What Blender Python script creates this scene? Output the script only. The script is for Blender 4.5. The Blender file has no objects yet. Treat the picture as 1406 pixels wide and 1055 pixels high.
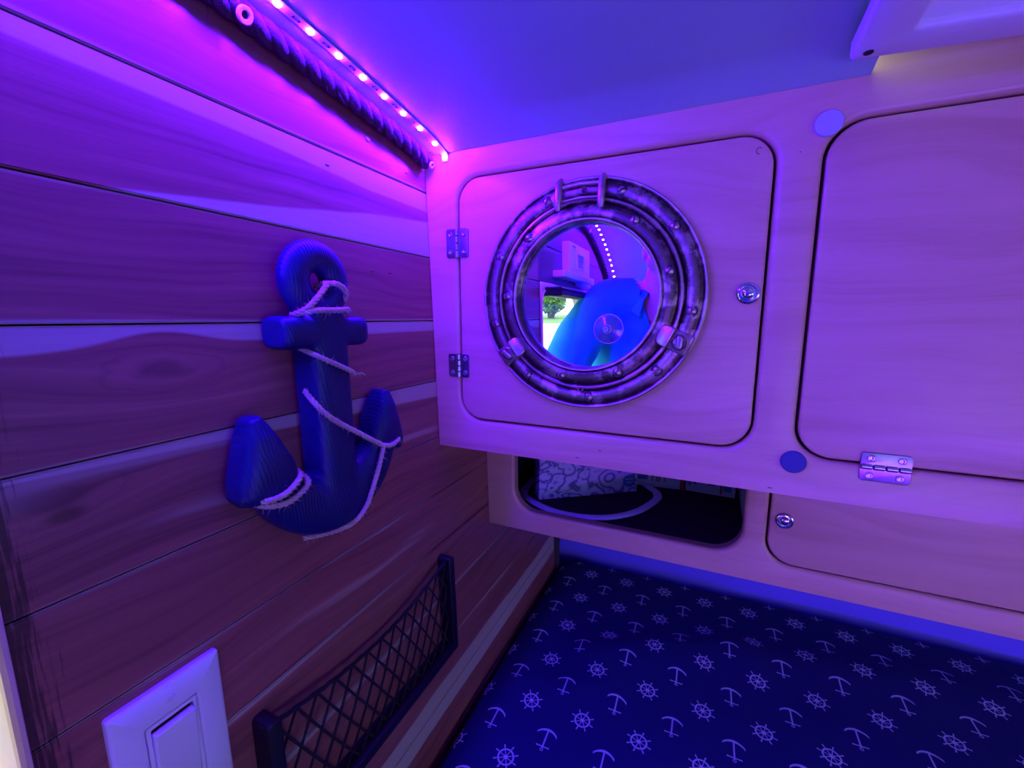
import bpy, bmesh, math, random
from mathutils import Vector, Matrix, noise
random.seed(7)
PI = math.pi
scene = bpy.context.scene
COL = scene.collection
CAMZ = 1.30

# ------------------------------------------------------------------ camera, world, light, exposure
def rot_cam(yaw, pitch, roll):
    return (Matrix.Rotation(yaw, 3, 'Z') @ Matrix.Rotation(pitch, 3, 'X') @ Matrix.Rotation(roll, 3, 'Y'))
Rm = rot_cam(math.radians(24.553), math.radians(-8.806), math.radians(-.05))
right, fwd, up = Rm.col[0], Rm.col[1], Rm.col[2]
cd = bpy.data.cameras.new('camera'); cam = bpy.data.objects.new('camera', cd); COL.objects.link(cam)
cd.sensor_fit = 'HORIZONTAL'; cd.sensor_width = 36.0; cd.lens = 589.29 / 1406 * 36.0
cd.clip_start = 0.01; cd.clip_end = 200
m4 = Matrix((right, up, -fwd)).transposed().to_4x4(); m4.translation = (0, 0, CAMZ)
cam.matrix_world = m4
scene.camera = cam

LED_COLOR = (0.060, 0.0022, 1.0)
LED_FILL_COLOR = (0.17, 0.002, 1.0)
LED_STRENGTH = 5000.0
LED_FILL_STRENGTH = 4200.0
SKY_STRENGTH = 3.5
w = bpy.data.worlds.new('overcast_sky'); scene.world = w; w.use_nodes = True
bg = w.node_tree.nodes['Background']
bg.inputs[0].default_value = (0.74, 0.82, 1.0, 1); bg.inputs[1].default_value = SKY_STRENGTH

scene.view_settings.view_transform = 'Standard'
scene.view_settings.look = 'None'
scene.view_settings.gamma = 1.0
scene.view_settings.use_curve_mapping = False
scene.view_settings.exposure = 0.0
scene.cycles.use_denoising = True
scene.cycles.max_bounces = 10
scene.cycles.transparent_max_bounces = 12
scene.cycles.sample_clamp_indirect = 6.0
scene.cycles.caustics_reflective = False
scene.cycles.caustics_refractive = False

# ------------------------------------------------------------------ helpers
ORG = {}
def link(o):
    COL.objects.link(o); return o
def tag(o, label=None, cat=None, group=None, kind=None):
    if label: o['label'] = label
    if cat: o['category'] = cat
    if group: o['group'] = group
    if kind: o['kind'] = kind
    return o
def thing(name, loc, label, cat, group=None):
    o = link(bpy.data.objects.new(name, None)); o.empty_display_size = .02
    o.location = loc; ORG[o.name] = Vector(loc)
    return tag(o, label, cat, group)
def smooth_mesh(me, ang=40):
    me.polygons.foreach_set('use_smooth', [True] * len(me.polygons))
    try: me.set_sharp_from_angle(angle=math.radians(ang))
    except Exception: pass
def obj(name, bm, mat, parent=None, smooth=40, origin=None, fix=True):
    """bm holds WORLD coordinates; becomes one mesh object, local to its parent's origin."""
    if fix: bmesh.ops.recalc_face_normals(bm, faces=bm.faces)
    o0 = ORG[parent.name] if parent is not None else (Vector(origin) if origin is not None else Vector((0, 0, 0)))
    bmesh.ops.translate(bm, verts=bm.verts, vec=-o0)
    me = bpy.data.meshes.new(name); bm.to_mesh(me); bm.free()
    if smooth: smooth_mesh(me, smooth)
    if mat is not None:
        for mm in (mat if isinstance(mat, (list, tuple)) else [mat]): me.materials.append(mm)
    o = link(bpy.data.objects.new(name, me))
    ORG[o.name] = o0
    if parent is not None: o.parent = parent
    else: o.location = o0
    return o
def copy_at(src, parent, delta, label=None):
    c = src.copy(); COL.objects.link(c); c.parent = parent
    c.location = src.location + Vector(delta); ORG[c.name] = ORG[src.name] + Vector(delta)
    return c
def box(bm, lo, hi, bevel=0, seg=2, M=None):
    r = bmesh.ops.create_cube(bm, size=1.0)
    vs = r['verts']
    lo, hi = Vector(lo), Vector(hi)
    for v in vs:
        v.co = Vector([(lo[i] + hi[i]) / 2 + v.co[i] * (hi[i] - lo[i]) for i in range(3)])
    geo = vs
    if bevel:
        es = list({e for v in vs for e in v.link_edges})
        rr = bmesh.ops.bevel(bm, geom=es, offset=bevel, segments=seg, affect='EDGES', profile=.5)
        geo = list({v for f in rr['faces'] for v in f.verts} | {v for v in vs if v.is_valid})
    if M is not None:
        bmesh.ops.transform(bm, matrix=M, verts=[v for v in geo if v.is_valid])
    return geo
def lathe(bm, prof, M, seg=48, close=False):
    """prof = [(r, h)] about local Z; M places it."""
    rings = []
    for r, h in prof:
        if r < 1e-6: rings.append([bm.verts.new(M @ Vector((0, 0, h)))])
        else: rings.append([bm.verts.new(M @ Vector((r * math.cos(2 * PI * k / seg), r * math.sin(2 * PI * k / seg), h))) for k in range(seg)])
    for a, b in zip(rings, rings[1:]):
        for k in range(seg):
            k2 = (k + 1) % seg
            if len(a) == 1 and len(b) == 1: continue
            if len(a) == 1: bm.faces.new((a[0], b[k], b[k2]))
            elif len(b) == 1: bm.faces.new((a[k], b[0], a[k2]))
            else: bm.faces.new((a[k], b[k], b[k2], a[k2]))
    return rings
def catmull(P, n):
    P = [Vector(p) for p in P]; out = []
    Q = [2 * P[0] - P[1]] + P + [2 * P[-1] - P[-2]]
    for i in range(1, len(Q) - 2):
        p0, p1, p2, p3 = Q[i - 1:i + 3]
        for k in range(n):
            t = k / n
            out.append(.5 * ((2 * p1) + (p2 - p0) * t + (2 * p0 - 5 * p1 + 4 * p2 - p3) * t * t + (3 * p1 - p0 - 3 * p2 + p3) * t ** 3))
    out.append(P[-1]); return out
def resample(P, step):
    out = [P[0].copy()]; acc = 0.0
    for a, b in zip(P, P[1:]):
        L = (b - a).length
        if L < 1e-9: continue
        d = step - acc
        while d <= L:
            out.append(a.lerp(b, d / L)); d += step
        acc = L - (d - step)
    return out
def frames(P):
    T = []
    for i in range(len(P)):
        a = P[max(0, i - 1)]; b = P[min(len(P) - 1, i + 1)]
        T.append((b - a).normalized())
    n = Vector((0, 0, 1)) if abs(T[0].z) < .9 else Vector((1, 0, 0))
    out = []
    for t in T:
        n = (n - t * n.dot(t))
        if n.length < 1e-6: n = t.orthogonal()
        n.normalize(); out.append((t, n, t.cross(n)))
    return out
def tube(bm, P, r, seg=8, cap=True, closed=False):
    P = [Vector(p) for p in P]
    F = frames(P); rings = []
    for i, p in enumerate(P):
        rr = r[i] if isinstance(r, list) else r
        ra, rb = rr if isinstance(rr, (list, tuple)) else (rr, rr)
        t, n, b = F[i]
        rings.append([bm.verts.new(p + n * math.cos(2 * PI * k / seg) * ra + b * math.sin(2 * PI * k / seg) * rb) for k in range(seg)])
    prs = list(zip(rings, rings[1:])) + ([(rings[-1], rings[0])] if closed else [])
    for a, b in prs:
        for k in range(seg):
            bm.faces.new((a[k], a[(k + 1) % seg], b[(k + 1) % seg], b[k]))
    if cap and not closed:
        bm.faces.new(rings[0][::-1]); bm.faces.new(rings[-1])
def twist(bm, P, R, plies, pitch, strand, seg=7, step=.002, fuzz=0, rnd=None, flen=.006):
    """plies strands laid round the path P: a real twisted cord, with stray fibres."""
    P = resample(P, step); F = frames(P)
    rnd = rnd or random.Random(1)
    for s in range(plies):
        Q = []
        for i, p in enumerate(P):
            a = 2 * PI * (i * step / pitch + s / plies)
            t, n, b = F[i]
            Q.append(p + (n * math.cos(a) + b * math.sin(a)) * (R - strand) * 1.02)
        tube(bm, Q, strand, seg)
    for k in range(fuzz):
        i = rnd.randrange(2, len(P) - 2); t, n, b = F[i]
        a = rnd.random() * 2 * PI; d = (n * math.cos(a) + b * math.sin(a))
        p0 = P[i] + d * R * .8
        L = flen * (.4 + rnd.random())
        dr = (d * rnd.uniform(.3, .9) + t * rnd.uniform(-1, 1)).normalized()
        p1 = p0 + dr * L; sd = dr.orthogonal().normalized() * .00022
        bm.faces.new([bm.verts.new(q) for q in (p0 - sd, p0 + sd, p1 + Vector((0, 0, -L * .15)))])
def rrect(x0, x1, z0, z1, r, seg=10):
    rs = r if isinstance(r, (list, tuple)) else (r, r, r, r)   # tr, tl, bl, br
    def f(e=0.0):
        pts = []
        cs = [(x1, z1, 1, 1, 0), (x0, z1, -1, 1, 90), (x0, z0, -1, -1, 180), (x1, z0, 1, -1, 270)]
        for (cx, cz, sx, sz, a0), rr in zip(cs, rs):
            px, pz = cx - sx * rr, cz - sz * rr; q = max(rr + e, .0002)
            if rr <= 1e-5: pts.append((cx + sx * e, cz + sz * e)); continue
            for k in range(seg + 1):
                a = math.radians(a0 + 90 * k / seg)
                pts.append((px + q * math.cos(a), pz + q * math.sin(a)))
        return pts
    return f
def poly(pts):
    return lambda e=0.0: list(pts)
def plate(bm, outer, holes, thick, bev, mp, outer_bev=None, seg=3, back=True, edge_mat=False):
    """A sheet with rounded-over edges; mp(u, v, depth) places it, depth 0 = its face."""
    ob = bev if outer_bev is None else outer_bev
    front = []; backl = []
    for f, b, sgn in [(outer, ob, -1)] + [(h, bev, 1) for h in holes]:
        loops = []
        if b > 0:
            for k in range(seg + 1):
                a = PI / 2 * k / seg
                loops.append((f(sgn * b * (1 - math.sin(a))), b * (1 - math.cos(a))))
        else: loops.append((f(0), 0))
        loops.append((f(0), thick))
        rings = [[bm.verts.new(mp(u, v, d)) for u, v in pts] for pts, d in loops]
        for q_, (a, c) in enumerate(zip(rings, rings[1:])):
            n = len(a)
            for k in range(n):
                fc = bm.faces.new((a[k], a[(k + 1) % n], c[(k + 1) % n], c[k]))
                if edge_mat and q_ == len(rings) - 2: fc.material_index = 1
        front.append(rings[0]); backl.append(rings[-1])
    for side in ([front, backl] if back else [front]):
        es = []
        for ring in side:
            for k in range(len(ring)):
                a, b2 = ring[k], ring[(k + 1) % len(ring)]
                e = bm.edges.get((a, b2)) or bm.edges.new((a, b2)); es.append(e)
        if len(side) == 1: bm.faces.new(side[0])
        else: bmesh.ops.triangle_fill(bm, edges=es, use_beauty=True)
def screw_head(bm, M, R=.005, h=.0025, slot=.0007, cross=False):
    """domed head with a real slot cut in it (or a cross recess)."""
    def H(x, y):
        q = max(0, 1 - (x * x + y * y) / (R * R)); return h * math.sqrt(q) if not cross else h * min(1, q * 4)
    xs = [-R * .98, -R * .8, -R * .5, -slot * 1.05, -slot * .95, slot * .95, slot * 1.05, R * .5, R * .8, R * .98]
    rows = []
    for x in xs:
        y1 = math.sqrt(max(R * R - x * x, 1e-10)); ys = [-y1 * 1.0, -y1 * .8, -y1 * .45, 0, y1 * .45, y1 * .8, y1]
        if cross: ys = [-y1, -y1 * .7, -R * .45 if abs(x) < R * .6 else -y1 * .4, -slot, slot, R * .45 if abs(x) < R * .6 else y1 * .4, y1 * .7, y1]
        row = []
        for j, y in enumerate(ys):
            z = H(x, y)
            inx = abs(x) < slot and (not cross or abs(y) <= R * .5)
            iny = cross and abs(y) <= slot * 1.01 and abs(x) < R * .5
            if (inx or iny) and j not in (0, len(ys) - 1): z -= h * .8
            row.append(bm.verts.new(M @ Vector((x, y, z))))
        rows.append(row)
    for a, b in zip(rows, rows[1:]):
        for k in range(len(a) - 1): bm.faces.new((a[k], b[k], b[k + 1], a[k + 1]))
    # skirt
    base = lathe(bm, [(R * .985, -.0004), (R * .99, h * .12)], M, 20)
def face_y(x, z, y, ang=0):
    """local Z -> world -y (towards the room), at (x, y, z)."""
    return Matrix.Translation((x, y, z)) @ Matrix.Rotation(PI / 2, 4, 'X') @ Matrix.Rotation(ang, 4, 'Z')
# the left wall leans a little: its face, as x for a height
def wx(z): return (-.348976 - .031945 * (z - 1.30)) / .99949
def WP(y, z, o=0.0): return Vector((wx(z) + o, y, z))
def face_w(y, z, o, ang=0):
    """local Z -> away from the left wall, local X -> +y, local Y -> up"""
    return Matrix.Translation(WP(y, z, o)) @ Matrix(((0, 0, 1, 0), (1, 0, 0, 0), (0, 1, 0, 0), (0, 0, 0, 1))) @ Matrix.Rotation(ang, 4, 'Z')

# ------------------------------------------------------------------ materials
class G:
    def __init__(s, name):
        s.m = bpy.data.materials.new(name); s.m.use_nodes = True; s.nt = s.m.node_tree
        s.b = s.nt.nodes['Principled BSDF']
    def n(s, t, **k):
        nd = s.nt.nodes.new(t)
        for a, v in k.items(): setattr(nd, a, v)
        return nd
    def ln(s, a, b): s.nt.links.new(a, b)
    def set(s, sock, v):
        if hasattr(v, 'is_output'): s.ln(v, sock)
        elif isinstance(v, (tuple, list)) and len(v) == 3 and sock.type == 'RGBA': sock.default_value = (*v, 1)
        else: sock.default_value = v
    def M(s, op, a, b=0.0, c=0.0, clamp=False):
        nd = s.n('ShaderNodeMath', operation=op, use_clamp=clamp)
        for i, v in enumerate((a, b, c)): s.set(nd.inputs[i], v)
        return nd.outputs[0]
    def mix(s, f, a, b, blend='MIX'):
        nd = s.n('ShaderNodeMix', data_type='RGBA', blend_type=blend)
        s.set(nd.inputs[0], f); s.set(nd.inputs[6], a); s.set(nd.inputs[7], b); return nd.outputs[2]
    def smooth(s, v, a, b):
        nd = s.n('ShaderNodeMapRange', interpolation_type='SMOOTHSTEP')
        s.set(nd.inputs[0], v); s.set(nd.inputs[1], a); s.set(nd.inputs[2], b); return nd.outputs[0]
    def coord(s, kind='Object'): return s.n('ShaderNodeTexCoord').outputs[kind]
    def xyz(s, v):
        nd = s.n('ShaderNodeSeparateXYZ'); s.ln(v, nd.inputs[0]); return nd.outputs
    def vec(s, x, y, z):
        nd = s.n('ShaderNodeCombineXYZ')
        for i, v in enumerate((x, y, z)): s.set(nd.inputs[i], v)
        return nd.outputs[0]
    def noise(s, v, scale, detail=3, rough=.5, dist=0.0, out=0):
        nd = s.n('ShaderNodeTexNoise'); s.ln(v, nd.inputs['Vector'])
        nd.inputs['Scale'].default_value = scale; nd.inputs['Detail'].default_value = detail
        nd.inputs['Roughness'].default_value = rough; nd.inputs['Distortion'].default_value = dist
        return nd.outputs[out]
    def map(s, v, scale=(1, 1, 1), loc=(0, 0, 0)):
        nd = s.n('ShaderNodeMapping'); s.ln(v, nd.inputs[0]); nd.inputs['Scale'].default_value = scale; nd.inputs['Location'].default_value = loc
        return nd.outputs[0]
    def ramp(s, v, *stops):
        nd = s.n('ShaderNodeValToRGB'); s.ln(v, nd.inputs[0]); e = nd.color_ramp.elements
        while len(e) < len(stops): e.new(.5)
        for k, (p, c) in enumerate(stops):
            e[k].position = p; e[k].color = (*c, 1) if len(c) == 3 else c
        return nd.outputs[0]
    def attr(s, name):
        nd = s.n('ShaderNodeAttribute', attribute_type='OBJECT', attribute_name=name); return nd.outputs['Fac']
    def bump(s, h, strength=.3, dist=.001):
        nd = s.n('ShaderNodeBump'); nd.inputs['Strength'].default_value = strength; nd.inputs['Distance'].default_value = dist
        s.ln(h, nd.inputs['Height']); s.ln(nd.outputs[0], s.b.inputs['Normal'])
    def done(s, col=None, rough=None, metal=None, spec=None, **k):
        for nm, v in (('Base Color', col), ('Roughness', rough), ('Metallic', metal), ('Specular IOR Level', spec)):
            if v is not None: s.set(s.b.inputs[nm], v)
        for nm, v in k.items(): s.set(s.b.inputs[nm.replace('_', ' ')], v)
        return s.m
def plain(name, col, rough=.5, metal=0.0, var=.08, scale=60, bump=0.0, spec=.5):
    g = G(name); c = g.coord()
    n = g.noise(c, scale, 3)
    col2 = g.mix(n, tuple(x * (1 - var) for x in col), tuple(min(1, x * (1 + var)) for x in col))
    if bump: g.bump(n, bump, .001)
    return g.done(col2, rough, metal, spec)

def cedar():
    g = G('cedar_tongue_and_groove'); c = g.coord(); X, Y, Z = g.xyz(c)
    seed = g.attr('seed'); half = g.attr('half')
    p = g.vec(g.M('MULTIPLY', X, 1.0), g.M('ADD', g.M('MULTIPLY', Y, 1.0), g.M('MULTIPLY', seed, 3.7)), Z)
    warp = g.noise(g.map(p, (1, 2.2, 6)), 1.6, 2, .5)
    # long grain
    ky, kz = g.attr('knot_y'), g.attr('knot_z')
    ey = g.M('DIVIDE', g.M('SUBTRACT', Y, ky), .034); ez = g.M('DIVIDE', g.M('SUBTRACT', Z, kz), .014)
    kd2 = g.M('ADD', g.M('MULTIPLY', ey, ey), g.M('MULTIPLY', ez, ez))
    kg = g.M('POWER', 2.718, g.M('MULTIPLY', kd2, -.55)); gy1 = g.M('POWER', 2.718, g.M('MULTIPLY', g.M('MULTIPLY', ey, ey), -.8))
    pz = g.M('ADD', Z, g.M('MULTIPLY', g.M('SUBTRACT', warp, .5), .05))
    pz = g.M('SUBTRACT', pz, g.M('MULTIPLY', g.M('MULTIPLY', kg, ez), .016))
    gv = g.vec(seed, g.M('ADD', g.M('MULTIPLY', Y, 3.0), g.M('MULTIPLY', seed, 9.1)), g.M('MULTIPLY', pz, 120.0))
    grain = g.noise(gv, 1.0, 4, .6)
    fine = g.noise(g.map(p, (1, 14, 900)), 1.0, 2, .6)
    heart = g.ramp(grain, (.28, (.17, .048, .050)), (.48, (.34, .105, .095)), (.60, (.39, .13, .11)), (.78, (.50, .20, .16)))
    heart = g.mix(g.M('MULTIPLY', fine, .35), heart, (.25, .07, .06))
    # knots
    kn = g.n('ShaderNodeTexVoronoi', feature='F1'); g.ln(g.map(p, (0, 7, 16)), kn.inputs['Vector']); kn.inputs['Scale'].default_value = 1.0
    kd = g.smooth(kn.outputs['Distance'], .10, .03)
    pick = g.smooth(g.xyz(kn.outputs['Color'])[0], .62, .7)
    heart = g.mix(g.M('MULTIPLY', g.M('MULTIPLY', kd, pick), .75), heart, (.07, .025, .015))
    kr = g.M('SUBTRACT', g.M('SQRT', kd2), g.M('MULTIPLY', g.noise(g.map(p, (1, 30, 60)), 1.0, 3), 1.1))
    heart = g.mix(g.M('MULTIPLY', g.smooth(kr, .15, -.35), .6), heart, (.10, .03, .035))
    heart = g.mix(g.M('MULTIPLY', g.M('MULTIPLY', g.smooth(g.M('ABSOLUTE', g.M('SUBTRACT', kr, .50)),   .12, .0), .22), 1.0), heart, (.08, .025, .03))
    sap = g.mix(g.noise(g.map(p, (1, 6, 260)), 1.0, 3), (.50, .40, .30), (.60, .50, .40))
    edge = g.M('MULTIPLY', g.M('SUBTRACT', g.noise(g.vec(seed, g.M('ADD', Y, g.M('MULTIPLY', seed, 5.3)), 0.0), 5.0, 2, .5), .5), g.attr('wave'))
    top = g.M('ADD', g.M('ADD', g.attr('sap_top'), g.M('MULTIPLY', g.attr('slope_top'), Y)), edge)
    bot = g.M('ADD', g.M('ADD', g.attr('sap_bot'), g.M('MULTIPLY', g.attr('slope_bot'), Y)), edge)
    dt = g.M('SUBTRACT', g.M('SUBTRACT', half, Z), top)     # <0 inside the pale band at the top
    db = g.M('SUBTRACT', g.M('ADD', half, Z), bot)
    dt = g.M('ADD', dt, g.M('MULTIPLY', gy1, g.attr('knot_push')))
    s1 = g.smooth(dt, .0022, -.0008); s2 = g.smooth(db, .0022, -.0008)
    sapm = g.M('MAXIMUM', s1, s2)
    # stray pale flecks
    fl = g.noise(g.vec(seed, g.M('ADD', g.M('MULTIPLY', Y, 2.2), g.M('MULTIPLY', seed, 4.4)), g.M('MULTIPLY', pz, 40.0)), 1.0, 2, .4)
    sapm = g.M('MAXIMUM', sapm, g.M('MULTIPLY', g.smooth(fl, .645, .72), .5))
    col = g.mix(sapm, heart, sap)
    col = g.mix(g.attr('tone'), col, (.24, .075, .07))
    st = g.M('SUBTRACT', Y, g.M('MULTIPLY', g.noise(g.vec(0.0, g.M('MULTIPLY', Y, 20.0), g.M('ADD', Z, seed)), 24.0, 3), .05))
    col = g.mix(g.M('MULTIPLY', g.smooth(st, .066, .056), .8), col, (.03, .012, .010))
    g.bump(grain, .12, .0008)
    return g.done(col, g.M('ADD', .30, g.M('MULTIPLY', grain, .12)), spec=.45)
def maple(name, scale=1.0, dark=0.0):
    g = G(name); c = g.coord('Object'); X, Y, Z = g.xyz(c)
    seed = g.attr('seed')
    p = g.vec(g.M('ADD', X, seed), g.M('MULTIPLY', seed, 2.3), Z)
    wv = g.noise(g.map(p, (2.2, 1, 4.5)), 1.0, 2, .5)
    rings = g.n('ShaderNodeTexNoise'); g.ln(g.vec(g.M('MULTIPLY', g.M('ADD', X, seed), 2.4), seed, g.M('ADD', g.M('MULTIPLY', Z, 46.0), g.M('MULTIPLY', wv, 9.0))), rings.inputs['Vector'])
    rings.inputs['Scale'].default_value = 1.0; rings.inputs['Detail'].default_value = 4; rings.inputs['Roughness'].default_value = .62
    r = rings.outputs[0]
    fine = g.noise(g.map(p, (10, 1, 500)), 1.0, 2)
    col = g.ramp(r, (.30, (.60, .36, .185)), (.48, (.69, .44, .235)), (.62, (.72, .465, .255)), (.8, (.66, .41, .215)))
    col = g.mix(g.M('MULTIPLY', g.smooth(fine, .45, .8), .12), col, (.40, .23, .13))
    bl = g.noise(g.map(p, (1, 1, 1)), 9.0, 3)
    col = g.mix(g.M('MULTIPLY', g.smooth(bl, .45, .75), .10), col, (.80, .58, .36))
    if dark: col = g.mix(dark, col, (.12, .07, .05))
    g.bump(g.noise(p, 220, 2), .05, .0006)
    return g.done(col, .40, spec=.45, Coat_Weight=.18, Coat_Roughness=.22)
def bronze():
    g = G('antiqued_bronze'); c = g.coord(); geo = g.n('ShaderNodeNewGeometry')
    n = g.noise(c, 38, 5, .65); n2 = g.noise(c, 190, 3, .6); n3 = g.noise(g.map(c, (1, 1, 1), (3, 1, 2)), 14, 3)
    pt = g.smooth(geo.outputs['Pointiness'], .505, .56); cav = g.smooth(geo.outputs['Pointiness'], .495, .44)
    wear = g.M('MULTIPLY', g.smooth(n, .46, .62), g.smooth(n3, .35, .6))
    wear = g.M('ADD', wear, g.M('MULTIPLY', pt, .8), clamp=True)
    col = g.ramp(n2, (.3, (.045, .028, .024)), (.7, (.13, .083, .068)))
    col = g.mix(wear, col, (.56, .43, .35))
    col = g.mix(g.M('MULTIPLY', cav, .9), col, (.02, .013, .012))
    g.bump(n2, .25, .0008)
    return g.done(col, g.M('ADD', .30, g.M('MULTIPLY', n2, .25)), .75)
def jute(name, c0, c1):
    g = G(name); c = g.coord()
    n = g.noise(g.map(c, (1, 1, 1)), 420, 3, .7); n2 = g.noise(c, 60, 2)
    g.bump(n, .8, .0012)
    return g.done(g.mix(n, c0, c1), .95, spec=.1)
def sheet_print():
    g = G('navy_sheet_wheels_and_anchors'); uv = g.coord('UV'); U, V, _ = g.xyz(uv)
    cx, cy = .0868, .1005
    def cell(u, v, u0, v0):
        a = g.M('MULTIPLY', g.M('SUBTRACT', g.M('FRACT', g.M('ADD', g.M('DIVIDE', g.M('SUBTRACT', u, u0), cx), 50.5)), .5), cx)
        b = g.M('MULTIPLY', g.M('SUBTRACT', g.M('FRACT', g.M('ADD', g.M('DIVIDE', g.M('SUBTRACT', v, v0), cy), 50.5)), .5), cy)
        return a, b
    def L(a, b, s=.00035): return g.smooth(g.M('SUBTRACT', a, b), s, -s)     # 1 where a < b
    def AND(*k):
        r = k[0]
        for q in k[1:]: r = g.M('MULTIPLY', r, q)
        return r
    def OR(*k):
        r = k[0]
        for q in k[1:]: r = g.M('MAXIMUM', r, q)
        return r
    ab = lambda a: g.M('ABSOLUTE', a)
    # ship's wheel
    a, b = cell(U, V, .0298, .4838)
    r = g.M('SQRT', g.M('ADD', g.M('MULTIPLY', a, a), g.M('MULTIPLY', b, b)))
    th = g.M('ADD', g.M('ARCTAN2', b, a), .28)
    sp = g.M('MULTIPLY', r, g.M('DIVIDE', ab(g.M('SINE', g.M('MULTIPLY', th, 4.0))), 4.0))
    wheel = OR(L(ab(g.M('SUBTRACT', r, .0112)), .0012), L(r, .0032), AND(L(sp, .00055), L(r, .0186)), AND(L(sp, .0009), L(r, .0186), L(.0140, r)))
    # anchor, crown away from the room
    a, b = cell(U, V, .0298 + .0434, .4838 + .0485)
    aa = ab(a)
    shank = AND(L(aa, .0011), L(ab(g.M('SUBTRACT', b, .001)), .0155))
    b2 = g.M('ADD', b, .0035)
    r2 = g.M('SQRT', g.M('ADD', g.M('MULTIPLY', a, a), g.M('MULTIPLY', b2, b2)))
    arms = AND(L(ab(g.M('SUBTRACT', r2, .0195)), g.M('SUBTRACT', .0021, g.M('MULTIPLY', aa, .07))), L(.0060, b), L(aa, .0155))
    stock = AND(L(ab(g.M('ADD', b, .0120)), .00085), L(aa, .0092))
    ends = L(g.M('SQRT', g.M('ADD', g.M('POWER', g.M('SUBTRACT', aa, .0092), 2.0), g.M('POWER', g.M('ADD', b, .0120), 2.0))), .0012)
    b3 = g.M('ADD', b, .0168)
    r3 = g.M('SQRT', g.M('ADD', g.M('MULTIPLY', a, a), g.M('MULTIPLY', b3, b3)))
    ring = L(ab(g.M('SUBTRACT', r3, .0020)), .0005)
    anchor = OR(shank, arms, stock, ends, ring)
    ink = OR(wheel, anchor)
    wv = g.noise(g.map(uv, (1, 1, 1)), 900, 2)
    base = g.mix(wv, (.008, .008, .085), (.014, .014, .13))
    col = g.mix(g.M('MULTIPLY', ink, .93), base, (.62, .64, .74))
    g.bump(wv, .1, .0004)
    return g.done(col, .85, spec=.15, Sheen_Weight=.05)

MAT = {}
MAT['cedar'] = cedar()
MAT['maple'] = maple('maple_plywood')
MAT['maple_edge'] = maple('maple_plywood_edge', dark=.55)
MAT['bronze'] = bronze()
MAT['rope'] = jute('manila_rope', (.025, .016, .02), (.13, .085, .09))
MAT['twine'] = jute('jute_twine', (.45, .34, .24), (.80, .66, .50))
MAT['sheet'] = sheet_print()
MAT['ceiling'] = plain('pale_blue_ceiling_panel', (.38, .58, .58), .6, var=.03, scale=500, bump=.12)
MAT['white'] = plain('white_plastic', (.80, .80, .80), .32, var=.02, scale=20)
MAT['offwhite'] = plain('offwhite_painted_panel', (.62, .63, .70), .6, var=.04, scale=12)
MAT['bluewall'] = plain('blue_painted_wall', (.19, .15, .92), .6, var=.05, scale=14)
MAT['cream'] = plain('cream_rubber_trim', (.85, .64, .38), .5, var=.1, scale=40)
MAT['black'] = plain('black_plastic', (.006, .006, .010), .45, var=.2, scale=80)
MAT['blackcord'] = plain('black_elastic_cord', (.008, .008, .012), .75, var=.3, scale=400)
MAT['darkgap'] = plain('flat_black', (.006, .006, .008), .9)
MAT['matt'] = plain('black_rubber_mat', (.008, .008, .010), .85, var=.3, scale=200, bump=.2)
MAT['nickel'] = plain('brushed_nickel', (.62, .62, .66), .28, 1.0, var=.1, scale=120)
MAT['steel'] = plain('dull_steel', (.30, .29, .36), .30, 1.0, var=.15, scale=90)
MAT['chrome'] = plain('polished_chrome', (.80, .80, .82), .10, 1.0, var=.03)
MAT['felt_grey'] = plain('grey_blue_cap', (.48, .54, .62), .6, var=.06, scale=300, bump=.1)
MAT['felt_blue'] = plain('deep_blue_cap', (.04, .05, .20), .6, var=.08, scale=300, bump=.1)
MAT['tape'] = plain('white_led_tape', (.45, .50, .75), .4)
MAT['chip'] = plain('dark_resistor', (.01, .01, .012), .4)
MAT['glasstrim'] = plain('grey_rubber_seal', (.05, .05, .06), .7)
MAT['wornmetal'] = plain('worn_bright_bronze', (.55, .44, .38), .34, .9, var=.3, scale=160, bump=.2)
MAT['brass'] = plain('bright_eyelet_metal', (.85, .85, .85), .35, .15)
MAT['skin'] = plain('skin', (.62, .36, .26), .5, var=.08, scale=40, bump=.03)
MAT['hair'] = plain('dark_brown_hair', (.03, .018, .012), .6, var=.4, scale=200, bump=.5)
MAT['jeans'] = plain('denim', (.05, .08, .17), .9, var=.25, scale=500, bump=.2)
MAT['eye'] = plain('eye_white', (.8, .8, .78), .15)
MAT['grass'] = plain('lawn', (.22, .42, .10), .95, var=.4, scale=6)
MAT['drive'] = plain('pale_gravel_drive', (.72, .70, .66), .95, var=.15, scale=30, bump=.3)
MAT['leaf'] = plain('shrub_leaf', (.13, .30, .07), .7, var=.35, scale=8)
MAT['bark'] = plain('shrub_bark', (.14, .10, .07), .9, var=.3, scale=30)
MAT['vinyl'] = plain('grey_vinyl_floor', (.22, .21, .20), .6, var=.1, scale=20)
MAT['loop'] = plain('white_flexible_tubing', (.68, .66, .80), .4, var=.05)
MAT['print_blue'] = plain('blue_print', (.05, .12, .42), .5)
MAT['print_teal'] = plain('teal_print', (.05, .30, .45), .5)
MAT['print_red'] = plain('red_print', (.45, .07, .06), .5)
MAT['print_grey'] = plain('grey_print', (.22, .24, .30), .5)
MAT['card'] = plain('white_cardboard', (.55, .58, .62), .7, var=.06, scale=15)
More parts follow.
